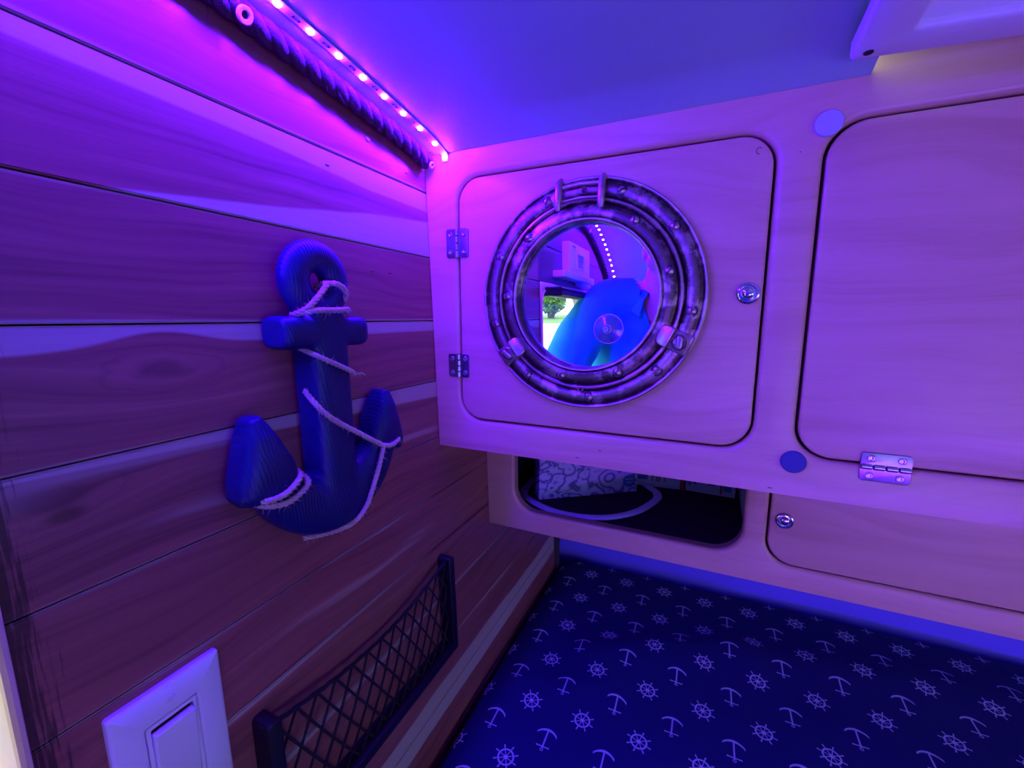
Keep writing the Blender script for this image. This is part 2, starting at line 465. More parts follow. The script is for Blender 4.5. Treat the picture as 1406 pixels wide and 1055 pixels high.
def m_blue():
    g = G('blue_stained_wood'); c = g.coord(); X, Y, Z = g.xyz(c)
    wob = g.noise(c, 26, 2, .5)
    lines = g.M('SINE', g.M('MULTIPLY', g.M('ADD', g.M('ADD', Y, g.M('MULTIPLY', Z, .18)), g.M('MULTIPLY', wob, .012)), 2100.0))
    h = g.M('ADD', g.M('MULTIPLY', lines, .5), .5)
    n = g.noise(c, 60, 3)
    g.bump(h, .30, .0008)
    return g.done(g.mix(n, (.004, .007, .075), (.008, .015, .14)), .42, spec=.4)
MAT['anchor'] = m_blue()
def m_shirt():
    g = G('blue_cotton_shirt'); c = g.coord(); n = g.noise(c, 700, 2); n2 = g.noise(c, 12, 3)
    g.bump(n, .15, .0006)
    return g.done(g.mix(n2, (.012, .30, .78), (.02, .36, .86)), .85, spec=.15)
MAT['shirt'] = m_shirt()
def m_mirror():
    g = G('mirror_silver'); return g.done((.96, .96, .97), 0.0, 1.0)
MAT['mirror'] = m_mirror()
def m_glass(name, tint=(1, 1, 1)):
    g = G(name); nt = g.nt
    tr = g.n('ShaderNodeBsdfTransparent'); tr.inputs[0].default_value = (*tint, 1)
    gl = g.n('ShaderNodeBsdfGlossy'); gl.inputs['Roughness'].default_value = .02
    fr = g.n('ShaderNodeFresnel'); fr.inputs[0].default_value = 1.45
    mx = g.n('ShaderNodeMixShader'); geo = g.n('ShaderNodeNewGeometry'); g.ln(g.M('MULTIPLY', fr.outputs[0], g.M('SUBTRACT', 1.0, geo.outputs['Backfacing'])), mx.inputs[0]); g.ln(tr.outputs[0], mx.inputs[1]); g.ln(gl.outputs[0], mx.inputs[2])
    g.ln(mx.outputs[0], nt.nodes['Material Output'].inputs[0]); return g.m
MAT['pane'] = m_glass('window_glass', (.97, .99, .98))
def m_cup(dif, nm):
    g = G(nm)
    tr = g.n('ShaderNodeBsdfTransparent'); tr.inputs[0].default_value = (.93, .94, .96, 1)
    gl = g.n('ShaderNodeBsdfGlossy'); gl.inputs['Roughness'].default_value = .12
    df = g.n('ShaderNodeBsdfDiffuse'); df.inputs[0].default_value = (.8, .8, .85, 1)
    lw = g.n('ShaderNodeLayerWeight'); lw.inputs[0].default_value = .35
    a = g.n('ShaderNodeMixShader'); g.ln(g.M('ADD', g.M('MULTIPLY', lw.outputs['Facing'], .5), .05), a.inputs[0]); g.ln(tr.outputs[0], a.inputs[1]); g.ln(gl.outputs[0], a.inputs[2])
    b = g.n('ShaderNodeMixShader'); b.inputs[0].default_value = dif; g.ln(a.outputs[0], b.inputs[1]); g.ln(df.outputs[0], b.inputs[2])
    g.ln(b.outputs[0], g.nt.nodes['Material Output'].inputs[0]); return g.m
MAT['cup'] = m_cup(.03, 'clear_pvc'); MAT['cup_highlight'] = m_cup(.45, 'pvc_highlight')
def m_led(name, s, c):
    g = G(name); return g.done((.8, .8, .8), .5, Emission_Color=c, Emission_Strength=s)
MAT['led'] = m_led('lit_violet_led', LED_STRENGTH, LED_COLOR)
MAT['led_fill'] = m_led('added_violet_led_fill', LED_FILL_STRENGTH, LED_FILL_COLOR)
def m_marble():
    g = G('marbled_paper'); c = g.coord(); X, Y, Z = g.xyz(c)
    w1 = g.noise(c, 22, 2, .5, 1.2)
    big = g.noise(g.map(c, (1, 1, 1), (2, 0, 1)), 9, 2, .5, 2.5)
    v = g.n('ShaderNodeTexVoronoi', feature='F1'); nd = g.vec(g.M('ADD', X, g.M('MULTIPLY', w1, .03)), Y, g.M('ADD', Z, g.M('MULTIPLY', big, .05)))
    g.ln(nd, v.inputs['Vector']); v.inputs['Scale'].default_value = 32
    s = g.M('SINE', g.M('ADD', g.M('MULTIPLY', v.outputs['Distance'], 17.0), g.M('MULTIPLY', big, 22.0)))
    col = g.ramp(g.M('ADD', g.M('MULTIPLY', s, .5), .5), (.0, (.55, .52, .70)), (.60, (.42, .40, .62)), (.86, (.22, .21, .42)), (1.0, (.10, .10, .26)))
    return g.done(col, .6)
MAT['marble'] = m_marble()

# ------------------------------------------------------------------ setting: left plank wall with its window
WIN = (-.42, .0755, 1.00, 1.380)       # opening in the left wall: y0, y1, z0, z1
YF, YB, YP, XR = -.92, 1.062, .985, 1.36            # front wall, back wall, right wall
wall = link(bpy.data.objects.new('wall_left', None)); tag(wall, 'cedar plank wall on the left', 'wall', kind='structure'); ORG['wall_left'] = Vector((0, 0, 0))
bm = bmesh.new()
plate(bm, poly([(YF, -.02), (YB, -.02), (YB, 1.68), (YF, 1.68)]), [poly([(WIN[0], WIN[2]), (WIN[1], WIN[2]), (WIN[1], WIN[3]), (WIN[0], WIN[3])])], .02, 0,
      lambda u, v, d: WP(u, v, -.0122 - d))
obj('sheathing', bm, MAT['darkgap'], wall, smooth=0)
zed = [1.672, 1.588, 1.505 + .04, 1.463, 1.380, 1.2955, 1.212, 1.131, 1.050, .9725, .8915, .8105, .7295, .6485, .5675, .48, .40, .32, .24, .16, .08, .0]
# row: (sap_top, slope_top, sap_bot, slope_bot, wave, tone)
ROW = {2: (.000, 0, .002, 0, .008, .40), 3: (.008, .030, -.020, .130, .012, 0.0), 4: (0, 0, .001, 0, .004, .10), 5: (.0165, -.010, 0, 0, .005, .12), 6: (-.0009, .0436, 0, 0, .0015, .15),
       7: (0, 0, 0, 0, .004, .2), 8: (0, 0, -.002, 0, .010, .15), 9: (.0062, -.014, 0, 0, .003, .2), 10: (.008, -.010, 0, 0, .006, .2), 11: (0, 0, .030, -.01, .02, .1), 12: (.024, 0, 0, 0, .01, 0)}
# row: knot along the plank, its height from the plank's middle, how far it pinches the pale band
KNOT = {5: (.172, .010, .0105), 6: (.105, .022, 0), 8: (.640, -.008, 0)}
def plank(z0, z1, y0, y1, k, row):
    zc, yc = (z0 + z1) / 2, (y0 + y1) / 2
    bm = bmesh.new(); g = .0006; h = (z1 - z0) / 2 - g; hw = (y1 - y0) / 2 - .0002
    def mp(u, v, d): return WP(yc + u, zc + v, -d) - Vector((wx(zc), 0, 0)) - Vector((0, 0, zc))
    plate(bm, poly([(-hw, -h), (hw, -h), (hw, h), (-hw, h)]), [], .0118, 0, mp)
    # small V on the long front edges
    fe = [e for e in bm.edges if all(abs(v.co.x - (wx(zc + v.co.z) - wx(zc))) < 1e-5 for v in e.verts) and abs(e.verts[0].co.z - e.verts[1].co.z) < 1e-5]
    bmesh.ops.bevel(bm, geom=fe, offset=.0011, segments=2, affect='EDGES')
    bmesh.ops.recalc_face_normals(bm, faces=bm.faces)
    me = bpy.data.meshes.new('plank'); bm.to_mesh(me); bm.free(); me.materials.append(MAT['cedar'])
    o = link(bpy.data.objects.new('plank', me)); o.parent = wall; o.location = (wx(zc), 0, zc)
    a = ROW.get(row, (0, 0, 0, 0, .01, .1))
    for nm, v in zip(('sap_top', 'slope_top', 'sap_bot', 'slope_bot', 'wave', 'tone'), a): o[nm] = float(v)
    o['knot_y'], o['knot_z'], o['knot_push'] = [float(q) for q in KNOT.get(row, (9.0, 0.0, 0.0))]
    o['half'] = h; o['seed'] = float((k * .731) % 5.0) + .2
    return o
k = 0
nail_spots = {}
for i in range(len(zed) - 1):
    z1, z0 = zed[i], zed[i + 1]
    if z1 <= WIN[3] + 1e-6 and z0 >= WIN[2] - .06:
        if z0 < WIN[2]:
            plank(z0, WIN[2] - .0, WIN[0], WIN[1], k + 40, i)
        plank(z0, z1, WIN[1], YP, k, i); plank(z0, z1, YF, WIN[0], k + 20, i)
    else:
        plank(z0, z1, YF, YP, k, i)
    k += 1
# brad nails, one real head each
bm = bmesh.new(); bmesh.ops.create_cube(bm, size=1)
for v in bm.verts: v.co = Vector((v.co.x * .0006, v.co.y * .0045, v.co.z * .0009))
nail_me = bpy.data.meshes.new('brad_nail'); bm.to_mesh(nail_me); bm.free(); nail_me.materials.append(MAT['chip'])
for (y, z) in [(.335, 1.4485), (.515, 1.447), (.388, 1.351), (.418, 1.352), (.46, 1.477), (.62, 1.352), (.40, 1.19), (.60, 1.19), (.56, 1.11)]:
    o = link(bpy.data.objects.new('brad_nail', nail_me)); o.parent = wall; o.location = WP(y, z, .0002)
bm = bmesh.new(); lathe(bm, [(0, .0012), (.0022, .0010), (.0032, .0003), (.0034, 0)], Matrix.Identity(4), 16)
plug_me = bpy.data.meshes.new('plug'); bm.to_mesh(plug_me); bm.free(); plug_me.materials.append(MAT['steel'])
for (y, z) in [(.655, 1.4005), (.69, 1.401), (.395, 1.4935)]:
    o = link(bpy.data.objects.new('screw_head', plug_me)); o.parent = wall; o.matrix_local = face_w(y, z, .0002)

# window in that wall
win = link(bpy.data.objects.new('window_1', None)); tag(win, 'van side window in the cedar wall, seen in the mirror', 'window', kind='structure'); ORG['window_1'] = Vector((0, 0, 0))
bm = bmesh.new()
plate(bm, rrect(WIN[0], WIN[1], WIN[2], WIN[3], .004, 3), [rrect(WIN[0] + .006, WIN[1] - .003, WIN[2] + .006, WIN[3] - .02, .03)], .07, .003, lambda u, v, d: WP(u, v, .003 - d))
obj('window_reveal', bm, MAT['cream'], win)
bm = bmesh.new()
pts = [WP(u, v, .002) for u, v in rrect(WIN[0] + .003, WIN[1] - .001, WIN[2] + .003, WIN[3] - .018, .035, 8)(0)]
tube(bm, pts, .0030, 8, closed=True); obj('rubber_trim', bm, MAT['cream'], win)
bm = bmesh.new()
plate(bm, rrect(WIN[0] + .004, WIN[1] - .004, WIN[2] + .004, WIN[3] - .018, .03), [], .004, 0, lambda u, v, d: WP(u, v, -.058 - d))
obj('pane', bm, MAT['pane'], win, smooth=0)
bm = bmesh.new(); box(bm, (-.30, WIN[0] + .02, 1.352), (-.343, .05, 1.366), .003)
bmesh.ops.translate(bm, verts=bm.verts, vec=(-.012, 0, 0))
obj('blind_rail', bm, MAT['darkgap'], win)

# back wall, right wall, front wall, floor
bm = bmesh.new(); box(bm, (-.40, YB, -.02), (XR + .03, YB + .02, 1.72))
tag(obj('wall_back', bm, MAT['bluewall'], smooth=0), 'blue wall behind the bed, under the cabinets', 'wall', kind='structure')
W3 = (-.50, .25, .80, 1.24)  # invented window opening, added to let in fill daylight from the right
bm = bmesh.new()
plate(bm, poly([(YF, -.02), (YB, -.02), (YB, 1.72), (YF, 1.72)]), [rrect(W3[0], W3[1], W3[2], W3[3], .05)], .03, 0, lambda u, v, d: Vector((XR + d, u, v)))
tag(obj('wall_right', bm, MAT['offwhite'], smooth=0), 'pale van wall at the right end of the bed', 'wall', kind='structure')
W2 = (.40, .95, .80, 1.08)  # another invented opening, added for frontal fill daylight on the cabinets
bm = bmesh.new()
plate(bm, poly([(-.40, -.02), (XR + .03, -.02), (XR + .03, 1.72), (-.40, 1.72)]), [rrect(W2[0], W2[1], W2[2], W2[3], .05)], .03, 0, lambda u, v, d: Vector((u, YF - d, v)))
tag(obj('wall_front', bm, MAT['offwhite'], smooth=0), 'pale van side wall behind the photographer', 'wall', kind='structure')
win3 = link(bpy.data.objects.new('fill_window_3', None)); tag(win3, 'added daylight window in the right van wall, for fill light', 'window', kind='structure'); ORG['fill_window_3'] = Vector((0, 0, 0))
bm = bmesh.new()
plate(bm, rrect(W3[0] - .02, W3[1] + .02, W3[2] - .02, W3[3] + .02, .06), [rrect(W3[0] + .004, W3[1] - .004, W3[2] + .004, W3[3] - .004, .05)], .008, .003, lambda u, v, d: Vector((XR - .008 + d, u, v)))
obj('window_frame', bm, MAT['glasstrim'], win3)
bm = bmesh.new(); plate(bm, rrect(W3[0], W3[1], W3[2], W3[3], .05), [], .004, 0, lambda u, v, d: Vector((XR + .012 + d, u, v)))
obj('pane', bm, MAT['pane'], win3, smooth=0)
win2 = link(bpy.data.objects.new('fill_window_2', None)); tag(win2, 'added daylight window in the van side behind the photographer, for fill light', 'window', kind='structure'); ORG['fill_window_2'] = Vector((0, 0, 0))
bm = bmesh.new()
plate(bm, rrect(W2[0] - .02, W2[1] + .02, W2[2] - .02, W2[3] + .02, .06), [rrect(W2[0] + .004, W2[1] - .004, W2[2] + .004, W2[3] - .004, .05)], .008, .003, lambda u, v, d: Vector((u, YF + .008 - d, v)))
obj('window_frame', bm, MAT['glasstrim'], win2)
bm = bmesh.new(); plate(bm, rrect(W2[0], W2[1], W2[2], W2[3], .05), [], .004, 0, lambda u, v, d: Vector((u, YF - .012 - d, v)))
obj('pane', bm, MAT['pane'], win2, smooth=0)
bm = bmesh.new(); box(bm, (-.40, YF - .02, -.04), (XR + .03, YB + .02, -.02))
tag(obj('floor', bm, MAT['vinyl'], smooth=0), 'grey vinyl van floor under the bed', 'floor', kind='structure')
bm = bmesh.new(); box(bm, (-.3395, YP + .0005, .52), (-.3185, YP + .014, .935), .001)
tag(obj('trim_1', bm, MAT['glasstrim']), 'narrow dark corner trim between plank wall and back wall', 'trim', kind='structure')

# ceiling: a panel bent across the van
CK = [(.50, 1.5075), (.46, 1.5180), (.43, 1.5225), (.40, 1.5268), (.37, 1.5308), (.34, 1.5350), (.31, 1.5388), (.28, 1.5420), (.22, 1.5490), (.10, 1.5640), (-.05, 1.5780), (-.18, 1.5800),
      (-.25, 1.5770), (-.315, 1.5690), (-.36, 1.5580), (-.49, 1.5065), (-.63, 1.4170), (-.78, 1.29), (-.92, 1.15)]
CC = catmull([Vector((0, y, z)) for y, z in CK], 6)
def zc(y):
    for a, b in zip(CC, CC[1:]):
        if b.y <= y <= a.y: return a.z + (b.z - a.z) * (a.y - y) / max(a.y - b.y, 1e-9)
    return CC[0].z if y > CC[0].y else CC[-1].z
def ceil_panel(bm, x0, x1, lift, ymax=.4992, thick=.004):
    P = [p for p in CC if p.y <= ymax]; P = [Vector((0, ymax, zc(ymax)))] + P
    rows = [[bm.verts.new((x, p.y, p.z + lift + t)) for x, t in ((x0, 0), (x1, 0), (x1, thick), (x0, thick))] for p in P]
    for a, b in zip(rows, rows[1:]):
        for q in range(4): bm.faces.new((a[q], a[(q + 1) % 4], b[(q + 1) % 4], b[q]))
    bm.faces.new(rows[0]); bm.faces.new(rows[-1][::-1])
bm = bmesh.new(); ceil_panel(bm, -.375, .1125, 0)
tag(obj('ceiling', bm, MAT['ceiling'], smooth=30), 'pale blue curved ceiling panel above the plank wall', 'ceiling', kind='structure')
bm = bmesh.new(); ceil_panel(bm, .1125, XR + .02, .020)
tag(obj('ceiling', bm, MAT['ceiling'], smooth=30), 'raised ceiling around the roof hatch', 'ceiling', kind='structure')

# ------------------------------------------------------------------ upper cabinet
UC = thing('upper_cabinet', (0, .5, 1.119), 'long maple plywood wall cabinet with two rounded doors under the ceiling', 'cabinet')
FY = .5
def cab(y0): return lambda u, v, d: Vector((u, y0 + d, v))
D1 = (-.3055, .0470, 1.1622, 1.4752); D2 = (.0862, .62, 1.1612, 1.4745)
DR = .031; GAP = .0024
bm = bmesh.new()
xl = lambda z: wx(z) + .0008
plate(bm, poly([(xl(1.119), 1.119), (XR - .01, 1.119), (XR - .01, 1.552), (xl(1.552), 1.552)]),
      [rrect(D1[0] - GAP / 2, D1[1] + GAP / 2, D1[2] - GAP / 2, D1[3] + GAP / 2, DR + GAP / 2), rrect(D2[0] - GAP / 2, D2[1] + GAP / 2, D2[2] - GAP / 2, D2[3] + GAP / 2, DR + GAP / 2)],
      .018, .0058, cab(FY), outer_bev=0, edge_mat=True)
# ease the lower front edge
o = obj('face_frame', bm, [MAT['maple'], MAT['maple_edge']], UC); o['seed'] = .37
bm = bmesh.new()
box(bm, (-.335, FY + .0185, 1.119), (XR - .011, YB - .001, 1.131)); o = obj('bottom_panel', bm, MAT['maple'], UC, smooth=0); o['seed'] = 1.9
bm = bmesh.new(); box(bm, (-.334, FY + .0186, 1.1315), (XR - .012, FY + .0206, 1.50)); obj('gap_shade_sheet', bm, MAT['darkgap'], UC, smooth=0)  # black sheet added behind the doors, painting in the shade of their gaps
def door(x0, x1, z0, z1, r, y0, parent, seed, open_top=False, thick=.0178):
    bm = bmesh.new()
    rr = r if not open_top else (0, 0, r, r)
    plate(bm, rrect(x0 + GAP / 2, x1 - GAP / 2, z0 + GAP / 2, z1 - GAP / 2, rr), [], thick, .0026, cab(y0), edge_mat=True)
    o = obj('door', bm, [MAT['maple'], MAT['maple_edge']], parent); o['seed'] = seed; return o
door1 = door(*D1, DR - .0005, FY + .0004, UC, .11)
door2 = door(*D2, DR - .0005, FY + .0004, UC, 3.4)
D3 = (.66, 1.20, 1.1612, 1.4745)
def knob(parent, x, z, y):
    bm = bmesh.new()
    lathe(bm, [(.0108, 0), (.0110, .0014), (.0100, .0028), (.0086, .0032), (.0078, .0022), (.0074, .0006), (.0060, .0008), (.0058, .0030), (.0048, .0046), (.0025, .0054), (0, .0056)], face_y(x, z, y), 32)
    o = obj('knob', bm, MAT['chrome'], parent); tag(o, 'chrome push button latch'); return o
knob(door1, .0327, 1.3243, FY + .0003)
# pencilled curl near the door corner
bm = bmesh.new(); tube(bm, [Vector((.0325 + .0026 * math.cos(a), FY + .0002, 1.4586 + .0030 * math.sin(a))) for a in [math.radians(40 + k * 30) for k in range(9)]], .0003, 5)
obj('pencil_mark', bm, MAT['chip'], door1)
def hinge(parent, cx, cz, y, w, h, vertical=True, mat='steel'):
    """two leaves, a knuckle pin and four screws"""
    hw, hh = w / 2, h / 2
    R = Matrix.Identity(4) if vertical else Matrix.Rotation(PI / 2, 4, 'Y')
    T = Matrix.Translation((cx, y, cz)) @ R
    hg = None
    bm = bmesh.new()
    plate(bm, rrect(.0016, hw, -hh, hh, (.003, .0003, .0003, .003), 4), [], .0012, .0004, lambda u, v, d: T @ Vector((u, -.0013 + d, v)))
    hg = obj('hinge', bm, MAT[mat], parent)
    bm = bmesh.new()
    plate(bm, rrect(-hw, -.0016, -hh, hh, (.0003, .003, .003, .0003), 4), [], .0012, .0004, lambda u, v, d: T @ Vector((u, -.0013 + d, v)))
    obj('hinge_leaf', bm, MAT[mat], hg)
    bm = bmesh.new(); n = 4; gp = .0005; L = 2 * hh / n
    for q in range(n):
        a = -hh + q * L + gp; b = -hh + (q + 1) * L - gp
        pts = [T @ Vector((0, -.0016, a + (b - a) * t)) for t in (0, .06, .94, 1)]
        tube(bm, pts, [.0020, .0027, .0027, .0020], 14)
    obj('knuckle', bm, MAT['nickel'], hg)
    for sx in (-1, 1):
        for sz in (-1, 1):
            bm = bmesh.new()
            p = T @ Vector((sx * hw * .62, -.0012, sz * hh * .60))
            lathe(bm, [(.0034, .0001), (.0036, .0003), (.0034, .0006)], face_y(p.x, p.z, p.y), 16)
            screw_head(bm, face_y(p.x, p.z, p.y, random.random()), .0031, .0009, .0005, True)
            obj('screw', bm, MAT['nickel'], hg)
    return hg
hinge(UC, -.3068, 1.3957, FY, .033, .0365)
hinge(UC, -.3075, 1.2352, FY, .032, .0315)
hinge(UC, .1592, 1.1595, FY, .028, .0385, vertical=False)
hinge(UC, .50, 1.1595, FY, .028, .0385, vertical=False)
# bumper buttons
def cap(x, z, mat, label):
    bm = bmesh.new(); lathe(bm, [(.0112, 0), (.0113, .0022), (.0106, .0032), (0, .0034)], face_y(x, z, FY), 36)
    o = obj('bumper_button', bm, MAT[mat], UC); tag(o, label)
cap(.0856, 1.4732, 'felt_grey', 'pale grey blue round bumper'); cap(.0858, 1.1555, 'felt_blue', 'dark blue round bumper')
# small filled nail holes
bm = bmesh.new(); box(bm, (0, 0, 0), (1, 1, 1)); bm.free()
for (x, z, wd) in [(-.1135, 1.1402, .0035), (-.1415, 1.1275, .004), (.0658, 1.1240, .004), (.0655, 1.452, .0012)]:
    bm = bmesh.new(); box(bm, (x, FY - .0003, z), (x + wd, FY + .001, z + .0009), .0002, 1); obj('nail_hole', bm, MAT['chip'], UC)

# ------------------------------------------------------------------ lower cabinet (set back)
LY = .64
LC = thing('lower_cabinet', (0, LY, .937), 'shallow maple cabinet below the wall cabinet with an open cubby', 'cabinet')
OP = (-.2890, .0597, .9705, 1.1185); D4 = (.0892, .62, .9692, 1.1170)
bm = bmesh.new()
# the two openings run up behind the upper cabinet
plate(bm, poly([(xl(.937), .937), (XR - .01, .937), (XR - .01, 1.112), (xl(1.112), 1.112)]),
      [rrect(OP[0], OP[1], OP[2], 1.110, (.002, .002, .040, .040)), rrect(D4[0] - GAP / 2, D4[1] + GAP / 2, D4[2] - GAP / 2, 1.1100, (.002, .002, .034, .034))], .018, .0052, cab(LY), outer_bev=0, edge_mat=True)
o = obj('face_frame', bm, [MAT['maple'], MAT['maple_edge']], LC); o['seed'] = 4.2
door4 = door(D4[0], D4[1], D4[2], 1.1095, .033, LY + .0004, LC, 2.2, True)
knob(door4, .1071, 1.0325, LY + .0003)
bm = bmesh.new(); box(bm, (-.333, LY + .0185, .937), (XR - .011, YB - .001, .949)); o = obj('bottom_panel', bm, MAT['maple'], LC, smooth=0); o['seed'] = .9
bm = bmesh.new(); box(bm, (-.330, LY + .019, .9492), (.0715, YB - .008, .962), .001); tag(obj('liner_mat', bm, MAT['matt'], LC), 'black rubber liner on the cubby floor')
bm = bmesh.new(); box(bm, (.0720, LY + .0185, .9495), (.084, YB - .002, 1.112)); tag(obj('divider', bm, MAT['offwhite'], LC, smooth=0), 'pale grey painted divider')
bm = bmesh.new(); box(bm, (-.333, YB - .0075, .9495), (.0715, YB - .0015, 1.112)); tag(obj('back_panel', bm, MAT['darkgap'], LC, smooth=0), 'dark back of the cubby')
bm = bmesh.new(); box(bm, (-.3405, LY + .0185, .9495), (-.3335, YB - .008, 1.112)); tag(obj('side_panel', bm, MAT['darkgap'], LC, smooth=0), 'dark left side of the cubby')

# ------------------------------------------------------------------ things in the cubby
def rbox(name, p0, p1, depth, z0, h, mat, label, cat, bev=.0008):
    """upright carton whose front bottom edge runs p0 -> p1"""
    p0, p1 = Vector((*p0, 0)), Vector((*p1, 0)); u = (p1 - p0); L = u.length; u.normalize(); v = Vector((-u.y, u.x, 0))
    T = Matrix(((u.x, v.x, 0, p0.x), (u.y, v.y, 0, p0.y), (0, 0, 1, z0), (0, 0, 0, 1)))
    t = thing(name, T @ Vector((L / 2, depth / 2, 0)), label, cat)
    bm = bmesh.new(); box(bm, (0, 0, 0), (L, depth, h), bev, 2, T); obj('carton', bm, mat, t, smooth=30)
    return t, T, L
t, T, L = rbox('gift_box', (-.2700, .7135), (-.1095, .8320), .036, .9622, .135, MAT['marble'], 'small box in marbled violet paper with a round blue label in the open cubby', 'box')
bm = bmesh.new()
lathe(bm, [(0, .0006), (.0128, .0006), (.0130, 0)], T @ Matrix.Translation((L - .0175, -.0001, .0235)) @ Matrix.Rotation(PI / 2, 4, 'X') , 32); tag(obj('round_label', bm, MAT['print_blue'], t), 'round deep blue label')
lab = t
bm = bmesh.new()
for dz, x0, x1, amp in ((.0035, -.0085, .0085, .0022), (-.0030, -.006, .006, .0012)):
    pts = [T @ Vector((L - .0175 + x0 + (x1 - x0) * s / 24, -.0009, .0235 + dz + amp * math.sin(s * 1.7) + amp * .4 * math.sin(s * .6))) for s in range(25)]
    tube(bm, pts, .00035, 5)
obj('label_lettering', bm, MAT['card'], t)
def carton(p0, p1, label, prints, h=.12, depth=.05):
    t, T, L = rbox('carton_box', p0, p1, depth, .9622, h, MAT['card'], label, 'box')
    for (a, b, c, d, mt) in prints:
        bm = bmesh.new(); box(bm, (a * L, -.0003, c), (b * L, .0004, d), 0, 1, T); obj('printed_patch', bm, MAT[mt], t, smooth=0)
carton((-.140, .862), (-.026, .876), 'white carton behind the marbled box, with blue print and a red end', [(.05, .40, .014, .05, 'print_blue'), (.46, .50, .012, .05, 'print_grey'), (.53, .62, .012, .05, 'print_grey'), (.66, .70, .012, .03, 'print_grey'), (.93, .999, .0, .118, 'print_red')])
carton((-.0235, .877), (.0640, .8735), 'white carton at the right end of the cubby with blue and teal print', [(.05, .12, .012, .03, 'print_grey'), (.16, .22, .016, .034, 'print_blue'), (.45, .60, .018, .042, 'print_blue'), (.70, .74, .004, .10, 'print_red'), (.76, .92, .010, .05, 'print_teal')], .13)
bm = bmesh.new()
LP = [(-.312, .745), (-.295, .709), (-.2274, .6735), (-.152, .6805), (-.0992, .7256), (-.0706, .7943), (-.0725, .8300), (-.085, .848), (-.12, .8885), (-.17, .912), (-.235, .900), (-.285, .865), (-.313, .81)]
P = catmull([Vector((x, y, .9658)) for x, y in LP] + [Vector((LP[0][0], LP[0][1], .9658))], 8)[:-1]
tube(bm, P, (.0034, .0078), 12, closed=True)
tag(obj('tubing_loop', bm, MAT['loop'], origin=(-.19, .79, .9622)), 'white loop of flat tubing lying on the black cubby floor', 'tubing')

# ------------------------------------------------------------------ porthole mirror
PC = (-.1335, 1.3238)
PM = thing('porthole_mirror', (PC[0], FY, PC[1]), 'round bronze porthole mirror with slotted screws mounted on the left cabinet door', 'mirror')
bm = bmesh.new()
prof = [(.1300, -.0002), (.1306, .0050), (.1302, .0078), (.1288, .0090), (.1272, .0088), (.1258, .0074), (.1244, .0080), (.1215, .0100), (.1175, .0112), (.1130, .0108), (.1100, .0092), (.1086, .0080),
        (.1076, .0100), (.1064, .0126), (.1046, .0132), (.1030, .0122), (.1018, .0104), (.1000, .0118), (.0965, .0142), (.0925, .0156), (.0885, .0156), (.0868, .0148), (.0858, .0160), (.0846, .0172), (.0832, .0170), (.0824, .0155), (.0818, .0100), (.0815, .0046), (.0812, .0030)]
lathe(bm, prof, face_y(PC[0], PC[1], FY), 160); obj('rim', bm, MAT['bronze'], PM)
bm = bmesh.new(); lathe(bm, [(.0822, .0022), (0, .0022)], face_y(PC[0], PC[1], FY), 96); mo = obj('mirror_glass', bm, MAT['mirror'], PM, smooth=0)
bm = bmesh.new(); lathe(bm, [(.1290, -.0001), (.0824, -.0001), (.0822, .0021), (0, .0021)], face_y(PC[0], PC[1], FY - .00005), 64); obj('backing', bm, MAT['darkgap'], PM, smooth=0)
px = [(405, 221, 0), (655, 186, 0), (826, 314, 0), (885, 593, 0), (773, 794, 0), (543, 883, 0), (337, 811, 0), (229, 638, 0), (245, 410, 0)]
outer_pos = [(-.1799, 1.4346), (-.0946, 1.4361), (-.0406, 1.3923), (-.0185, 1.3068), (-.0487, 1.2417), (-.1248, 1.2059), (-.2042, 1.2270), (-.2493, 1.2911), (-.2421, 1.3749)]
inner_pos = [(-.2025, 1.3944), (-.0788, 1.4028), (-.0429, 1.3474), (-.0905, 1.2368), (-.1579, 1.2294), (-.2323, 1.3256)]
slots = [70, 25, 80, 85, 20, 75, 60, 100, 110, 15, 85, 50, 70, 80, 95]
for i, (x, z) in enumerate(outer_pos + inner_pos):
    a = math.atan2(z - PC[1], x - PC[0]); r = .1165 if i < 9 else .0945
    hh = .0104 if i < 9 else .0146
    bm = bmesh.new(); M = face_y(PC[0] + r * math.cos(a), PC[1] + r * math.sin(a), FY - hh, math.radians(slots[i] + 90))
    screw_head(bm, M, .0050, .0038, .0009); nf = len(bm.faces)
    lathe(bm, [(.0062, -.0012), (.0064, .0003), (.0051, .0005), (.0050, -.0006)], M, 20)
    for f_ in list(bm.faces)[nf:]: f_.material_index = 1
    obj('slotted_screw', bm, [MAT['wornmetal'], MAT['chip']], PM, smooth=35)
for (x, z) in [(-.1356, 1.4385), (-.1346, 1.2165)]:
    bm = bmesh.new(); lathe(bm, [(.0036, -.001), (.0036, .0012), (.0030, .0018), (.0022, .0010), (.0018, .0002), (0, 0)], face_y(x, z, FY - (.0112 if z > 1.3 else .0108)), 18); obj('rivet', bm, MAT['bronze'], PM)
# hinge bracket at the top: two bars and a pin
hb = None
for s, x in ((-1, -.1635), (1, -.1149)):
    bm = bmesh.new(); tilt = -s * .10 if s < 0 else 0.0
    pts = [Vector((x - s * .004 * 0, FY - d, z)) for z, d in ((1.4528, .009), (1.4480, .0155), (1.4350, .0185), (1.4230, .0205), (1.4180, .0190))]
    tube(bm, pts, [(.0030, .0030), (.0036, .0038), (.0036, .0040), (.0034, .0040), (.0022, .0026)], 10); o = obj('hinge_bar', bm, MAT['bronze'], PM)
bm = bmesh.new()
for zz, rr in ((1.4445, .0026), (1.4300, .0016)): tube(bm, [Vector((-.1610, FY - .0135, zz - .0012)), Vector((-.139, FY - .0142, zz + .0010)), Vector((-.1170, FY - .0138, zz))], rr, 10)
obj('hinge_pin', bm, MAT['bronze'], PM)
